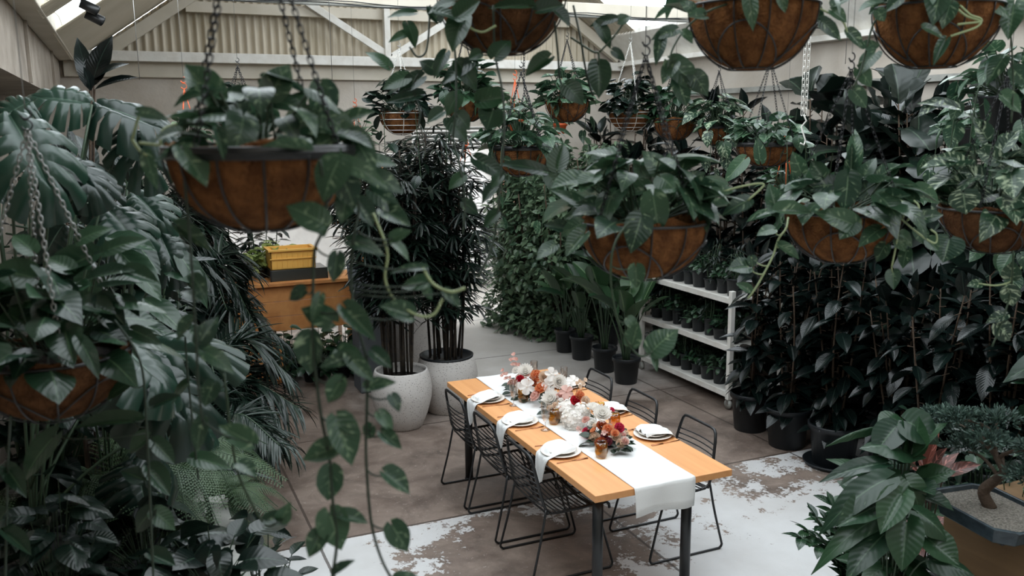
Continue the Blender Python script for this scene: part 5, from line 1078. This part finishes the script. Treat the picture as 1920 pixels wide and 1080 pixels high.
for i, (x, y, h, k) in enumerate(BG):
    zz = .85 if (y < 4.7 and x < .55) else (.55 if (4.8 < y < 6.6 or 6.9 < y < 8.8) and x < .25 else 0); hh = h-zz*.5
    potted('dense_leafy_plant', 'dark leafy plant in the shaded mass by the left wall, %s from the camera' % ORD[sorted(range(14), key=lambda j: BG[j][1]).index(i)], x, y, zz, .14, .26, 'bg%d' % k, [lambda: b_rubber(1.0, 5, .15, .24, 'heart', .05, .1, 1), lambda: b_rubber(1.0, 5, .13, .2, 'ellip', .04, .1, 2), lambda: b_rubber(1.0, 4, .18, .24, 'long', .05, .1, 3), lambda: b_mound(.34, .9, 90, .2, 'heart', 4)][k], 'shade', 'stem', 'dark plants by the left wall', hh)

# ------------------------------------------------------------ right side: rubber plants, fiddle leaves, trolley, paddle-leaved row
front = [(5.18, 6.32), (5.2, 5.84), (5.25, 5.33), (5.42, 4.85), (5.2, 4.35), (5.3, 3.85)]
names = ['nearest the white trolley', 'second from the white trolley', 'third from the trolley, in a saucer', 'fourth from the white trolley', 'fifth from the trolley, behind the pothos', 'sixth from the trolley, behind the bonsai']
for i, (x, y) in enumerate(front):
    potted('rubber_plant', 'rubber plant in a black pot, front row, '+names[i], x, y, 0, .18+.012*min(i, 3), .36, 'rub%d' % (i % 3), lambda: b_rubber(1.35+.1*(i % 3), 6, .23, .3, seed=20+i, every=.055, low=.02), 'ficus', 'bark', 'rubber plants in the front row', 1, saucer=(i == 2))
back = []
for r_, (x, ys_, h0) in enumerate(((5.95, np.arange(3.2, 7.0, .55), 1.7), (6.36, np.arange(2.8, 11.2, .62), 2.55))):
    for j, y in enumerate(ys_): back.append((x+.06*math.sin(j*3), y, h0, r_, j))
for x, y, h0, r_, j in back:
    n_ = 'second' if r_ == 0 else 'rearmost'
    k = (j*2+r_) % 3
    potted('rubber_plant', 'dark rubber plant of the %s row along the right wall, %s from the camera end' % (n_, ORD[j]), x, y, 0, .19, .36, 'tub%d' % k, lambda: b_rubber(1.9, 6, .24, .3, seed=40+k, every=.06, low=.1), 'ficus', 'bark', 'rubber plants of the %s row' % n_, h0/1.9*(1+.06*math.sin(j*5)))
lyr = [(6.1, 3.0, 2.9), (6.1, 3.6, 3.1), (5.95, 4.2, 3.0), (6.2, 4.75, 3.25), (6.05, 5.3, 3.1), (6.2, 5.95, 3.35), (6.3, 6.7, 3.2), (5.6, 2.6, 2.7)]
for j, (x, y, h) in enumerate(lyr):
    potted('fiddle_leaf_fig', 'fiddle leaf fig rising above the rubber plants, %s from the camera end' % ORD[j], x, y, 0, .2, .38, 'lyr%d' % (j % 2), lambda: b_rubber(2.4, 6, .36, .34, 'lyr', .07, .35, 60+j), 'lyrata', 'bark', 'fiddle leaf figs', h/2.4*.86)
# loose climbing foliage at the upper right
for j, (px, py, d) in enumerate(((1890, 180, 3.9), (1840, 240, 4.6))):
    p = D(px, py, d); t = thing('hanging_vine_pot', 'dark pot of trailing pothos hanging at the upper right, %s from the right edge' % ORD[j], 'hanging pot', p, 0, 'trailing pots at the upper right')
    obj('pot', MB().lathe([(.09, -.15), (.12, 0), (.125, 0), (.11, -.02), (.001, -.03)], 24), M['blackpot'], t)
    L, S = b_mound(.2, .2, 44, .1, 'heart', 90+j)
    for v in range(6):
        a = v*1.05; o_ = np.array([math.cos(a), math.sin(a), 0])*.12; Lv, Sv = b_vine([o_, o_*1.6+(0, 0, .03), o_*1.8-(0, 0, .25), o_*1.7-(0, 0, rnd(.4, .8))], .1, .07, 'heart', 95+v+j*7)
        L.add(np.concatenate(Lv.v), Lv.f, np.concatenate(Lv.c)); S.add(np.concatenate(Sv.v), Sv.f)
    obj('foliage', L, M['pothos'], t); obj('stems', S, M['stem'], t); zt = min(roofz(p[0]), 5.5)-p[2]; obj('hanging_wire', MB().tube([(0, 0, 0), (0, 0, zt)], .0014, 4), M['silver'], t)
# trolley
X0, X1, Y0, Y1 = 5.35, 6.0, 6.88, 8.5
t = thing('shelf_trolley', 'white three-tier plant trolley on castors against the right wall', 'trolley', (X0, Y0, 0)); ly = Y1-Y0; lx = X1-X0
SH = (.17, .64, 1.12)
for z in SH:
    s = obj('shelf', MB().box(0, lx, 0, ly, z-.025, z), M['whitepaint'], t, False, .003)
    obj('lip', MB().box(-.015, .0, 0, ly, z-.05, z+.008), M['whitepaint'], s, False, .003)
for dx in (-.02, lx-.03):
    for dy in (-.03, ly-.02):
        obj('post', MB().box(dx, dx+.05, dy, dy+.05, .1, 1.2), M['whitepaint'], t, False, .004)
        c = obj('castor', MB().tube([(dx+.01, dy+.025, .05), (dx+.04, dy+.025, .05)], .048, 20), M['greypaint'], t); obj('fork', MB().box(dx+.005, dx+.045, dy+.01, dy+.04, .05, .105), M['silver'], c, False)
tiers = ['bottom', 'middle', 'top']
kinds = [('smallA', lambda: b_rubber(.36, 4, .11, .07, 'long', .04, .1, 71), 'shade'), ('smallB', lambda: b_mound(.15, .2, 40, .075, 'hearts', 72), 'pothos_dark'), ('smallC', lambda: b_mound(.13, .24, 36, .1, 'ellip', 73), 'shade'), ('smallD', lambda: b_mound(.17, .18, 50, .07, 'hearts', 74), 'pothos')]
for ti, z in enumerate(SH):
    for row in (0, 1):
        for j in range(8):
            y = Y0+.12+j*.195+(.06 if row else 0); x = X0+.13+row*.26; k = (j*3+ti*2+row) % 4 if ti != 2 else (j+row) % 2
            potted('potted_plant', 'black potted plant on the trolley\'s %s shelf, %s row, %s from its near end' % (tiers[ti], 'rear' if row else 'front', ORD[j]), x, y, z+.001, .062+.012*((j+ti) % 3), .12+.03*((j*2+ti) % 3), kinds[k][0], kinds[k][1], kinds[k][2], 'stem', 'small pots on the white trolley', .9 if ti < 2 else .8)
# paddle-leaved row
birds = [(4.93, 9.62, .13, 1.2), (4.95, 9.22, .14, 1.2), (4.93, 8.62, .14, 1.25), (4.92, 8.12, .15, 1.35), (5.5, 8.95, .15, 1.9), (5.6, 9.7, .15, 2.0)]
for j, (x, y, r, h) in enumerate(birds):
    potted('bird_of_paradise_plant', 'paddle-leaved plant in a black pot, %s' % (['farthest of the front four before the hedge', 'second from the hedge in the front four', 'second nearest of the front four', 'nearest of the front four, beside the trolley', 'standing behind, next to the trolley', 'standing behind, next to the hedge'][j]), x, y, 0, r, .29, 'bird%d' % (j % 3), lambda: b_bird(1.5, 8, 80+j), 'bird', 'stem', 'paddle-leaved plants', h/1.5)
# leafy hedge plants
for j, (x, y, h, r) in enumerate(((5.22, 10.3, 1.95, .55), (5.0, 11.25, 2.2, .48), (5.45, 11.2, 2.3, .6), (5.9, 10.4, 2.3, .6), (5.05, 10.78, 1.9, .5))):
    key = 'hedge%d' % (j % 2)
    def hb(j=j, h=h, r=r):
        random.seed(120+j); L = MB(); S = MB()
        for s in range(9): a = s*.7; S.tube(curve((math.cos(a)*.08, math.sin(a)*.08, 0), (math.cos(a)*r*.6, math.sin(a)*r*.6, h*rnd(.6, .95)), 0, 6), .009, 5)
        for i in range(3000):
            a = rnd(0, 2*PI); z = h*rnd(-.12, 1); q = r*(.72+.28*math.sin(a*3+z*4))*(1-.45*(z/h)**2.5)*rnd(.72, 1.05); p = np.array([math.cos(a)*q, math.sin(a)*q, z])
            leaf(L, 'ellips', p, np.array([math.cos(a), math.sin(a), rnd(-.9, .4)])+rv(.8), np.array([math.cos(a)*.6, math.sin(a)*.6, .8])+rv(.5), rnd(.07, .13), 1.3)
        return L, S
    potted('leafy_shrub', 'bushy light green shrub beside the far path, %s' % ['nearest the paddle-leaved row', 'farthest, beside the doorway', 'tallest one, against the far wall', 'rear one by the right wall', 'middle one of the front three'][j], x, y, 0, .2, .3, 'hedge%d' % j, hb, 'hedge', 'bark', 'light green shrubs at the far end', 1, 0)
for j, (x, y, h) in enumerate(((3.9, 14.0, 1.3), (4.8, 15.2, 1.8), (6.2, 14.5, 1.7))):
    potted('leafy_shrub', 'hazy shrub out in the courtyard beyond the opening, %s' % ['left one', 'middle one', 'right one'][j], x, y, 0, .2, .3, 'court', lambda: b_mound(.5, 1.3, 420, .13, 'ellips', 130), 'hedge', 'stem', 'courtyard shrubs', h/1.4)

# ------------------------------------------------------------ lower right: climbing pothos, ZZ plant, bonsai on a cabinet
CX, CY0, CY1, CZ = 3.72, 1.7, 3.02, .9
t = thing('pine_cabinet', 'low pine panel cabinet carrying the bonsai at the lower right', 'cabinet', (CX+.35, (CY0+CY1)/2, 0)); hy = (CY1-CY0)/2
obj('body', MB().box(-.33, .35, -hy+.01, hy-.01, 0, CZ-.03), M['ply'], t, False, .003)
obj('top', MB().box(-.35, .37, -hy, hy, CZ-.03, CZ), M['ply'], t, False, .004)
bc = D(1845, 925, 4.15); bc[2] = CZ+.001; bc[0] += .08
t = thing('bonsai', 'juniper bonsai with twisted trunk in a wide blue-grey tray on the cabinet', 'bonsai', bc, 1.45)
def octo(rx, ry, c): return [(rx, -ry+c), (rx, ry-c), (rx-c, ry), (-rx+c, ry), (-rx, ry-c), (-rx, -ry+c), (-rx+c, -ry), (rx-c, -ry)]
V = []; lv_ = [(.86, .012), (.9, .02), (.95, .06), (1.0, .088), (1.06, .092), (1.06, .1), (.98, .1), (.95, .075)]
for s_, z in lv_:
    for x, y in octo(.25*s_, .18*s_, .07*s_): V.append((x, y, z))
n = 8; Fc = [(i*n+k, i*n+(k+1) % n, (i+1)*n+(k+1) % n, (i+1)*n+k) for i in range(len(lv_)-1) for k in range(n)]+[tuple(range(n-1, -1, -1))]
b = MB().add(V, Fc)
for x in (-.15, .15):
    for y in (-.1, .1): b.box(x-.025, x+.025, y-.02, y+.02, 0, .014)
obj('tray', b, M['ceramic'], t, False, .003)
V = [(x, y, .08) for x, y in octo(.237, .17, .066)]+[(0, 0, .092)]
obj('gravel', MB().add(V, [(k, (k+1) % 8, 8) for k in range(8)]), M['gravel'], t)
tr = MB(); L = MB(); trunk = spline([(.02, 0, .08), (.05, .02, .16), (.0, .0, .24), (-.05, .02, .30), (.0, .03, .38), (.03, .0, .46)], 6); tr.tube(trunk, np.linspace(.032, .008, len(trunk)), 8)
pads = [(-.2, .04, .33, .10), (-.13, -.06, .42, .09), (.03, 0, .52, .13), (.18, .04, .42, .13), (.24, -.06, .30, .12), (.1, -.12, .34, .10), (-.05, .12, .46, .1), (.12, .14, .52, .1), (.3, .08, .46, .1)]
for x, y, z, r in pads:
    b0 = trunk[min(len(trunk)-1, int(len(trunk)*(z-.12)/.42))]; tr.tube(curve(b0, (x, y, z-.02), .03, 6), [.011, .009, .008, .007, .006, .004], 6)
    for k in range(150):
        e = nrm(rv(1)); e[2] = abs(e[2])*.8-.12; p_ = np.array([x, y, z])+e*r*rnd(.4, 1)*(1, 1, .6)
        for q in range(3): leaf(L, 'thin', p_, nrm(e+rv(.6)+(0, 0, .3)), rv(1), rnd(.022, .036), 1.0)
obj('trunk', tr, M['bark'], t); obj('foliage', L, M['juniper'], t)
q = D(1925, 985, 3.95); q[2] = CZ+.001
t = thing('white_saucer_bowl', 'shallow white bowl of dark soil at the right edge of the cabinet', 'bowl', (max(q[0], 3.87), 2.3, CZ+.001))
obj('bowl', MB().lathe([(.06, 0), (.1, .005), (.13, .045), (.125, .05), (.118, .045), (.09, .015), (.001, .012)], 40), M['whitepaint'], t); obj('soil', MB().lathe([(.112, .035), (.001, .04)], 24), M['soil'], t)
TP = D(1668, 1080, 4.35); TP[2] = 0
LT = [(1680, 800, 1640, 842, 60, 4.2), (1690, 795, 1648, 800, 66, 4.3), (1718, 790, 1700, 750, 40, 4.4), (1700, 790, 1768, 820, 84, 4.2), (1640, 800, 1562, 806, 18, 4.3), (1650, 870, 1548, 880, 36, 4.1), (1660, 900, 1545, 948, 60, 4.0), (1640, 950, 1570, 985, 62, 4.0), (1660, 965, 1530, 1010, 52, 4.0),
      (1700, 900, 1740, 950, 60, 4.1), (1690, 930, 1650, 1000, 60, 3.95), (1720, 960, 1790, 1000, 56, 4.0), (1700, 980, 1690, 1070, 66, 3.9), (1660, 1000, 1580, 1070, 62, 3.95), (1730, 900, 1790, 880, 50, 4.2), (1740, 1010, 1800, 1060, 60, 4.0), (1630, 900, 1600, 850, 40, 4.2), (1750, 1050, 1830, 1060, 50, 3.95), (1690, 860, 1730, 850, 34, 4.2)]
explicit('climbing_pothos', 'pothos climbing a dark pole with very large leaves, in front of the pine cabinet', 'potted plant', (TP[0], TP[1], 0), .2, .36, LT, 'heart', 'pothos_dark', 'stem', lambda: b_rubber(1.0, 3, .2, .08, 'heart', .07, .05, 77))
p = D(1720, 900, 4.55)
explicit('pink_rubber_plant', 'rubber plant with pink and rust tinted leaves between the climbing pothos and the bonsai', 'potted plant', (3.98, 3.3, 0), .13, .24, [(1722, 890, 1706, 850, 30, 4.6), (1735, 880, 1758, 806, 22, 4.6), (1745, 880, 1762, 840, 26, 4.6), (1770, 892, 1830, 862, 30, 4.5), (1700, 880, 1722, 838, 24, 4.6), (1750, 900, 1775, 850, 30, 4.7)], 'ellip', 'tineke', 'bark', lambda: b_rubber(.7, 1, .14, .06, seed=9))
zp = D(1590, 1000, 4.7)
t = potted('zz_plant', 'glossy feather-leaved plant leaning over the white painted floor, left of the climbing pothos', zp[0]+.05, zp[1], 0, .15, .3, 'zz', lambda: b_zz(.42, 11, 5), 'zz', 'stem', None, 1.1, .5)
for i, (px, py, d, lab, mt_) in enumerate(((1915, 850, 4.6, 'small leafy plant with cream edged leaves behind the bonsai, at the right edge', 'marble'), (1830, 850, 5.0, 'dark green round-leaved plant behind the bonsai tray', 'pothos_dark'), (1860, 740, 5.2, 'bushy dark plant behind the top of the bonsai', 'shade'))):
    q = D(px, py, d); zz = 0; hh = max(.35, q[2])
    potted('leafy_plant', lab, q[0], q[1], 0, .13, hh*.55, 'behind%d' % i, lambda: b_mound(.28, .5, 70, .12, 'ellip' if i == 0 else 'heart', 140+i), mt_, 'stem', None, 1)
q = D(1880, 620, 4.4)
potted('broad_leaf_plant', 'plant with broad mid green leaves at the right edge above the bonsai', 4.62, 2.9, 0, .2, .36, 'broad', lambda: b_rubber(1.6, 4, .3, .25, 'heart', .09, .2, 150), 'pothos_dark', 'stem', None, 1)
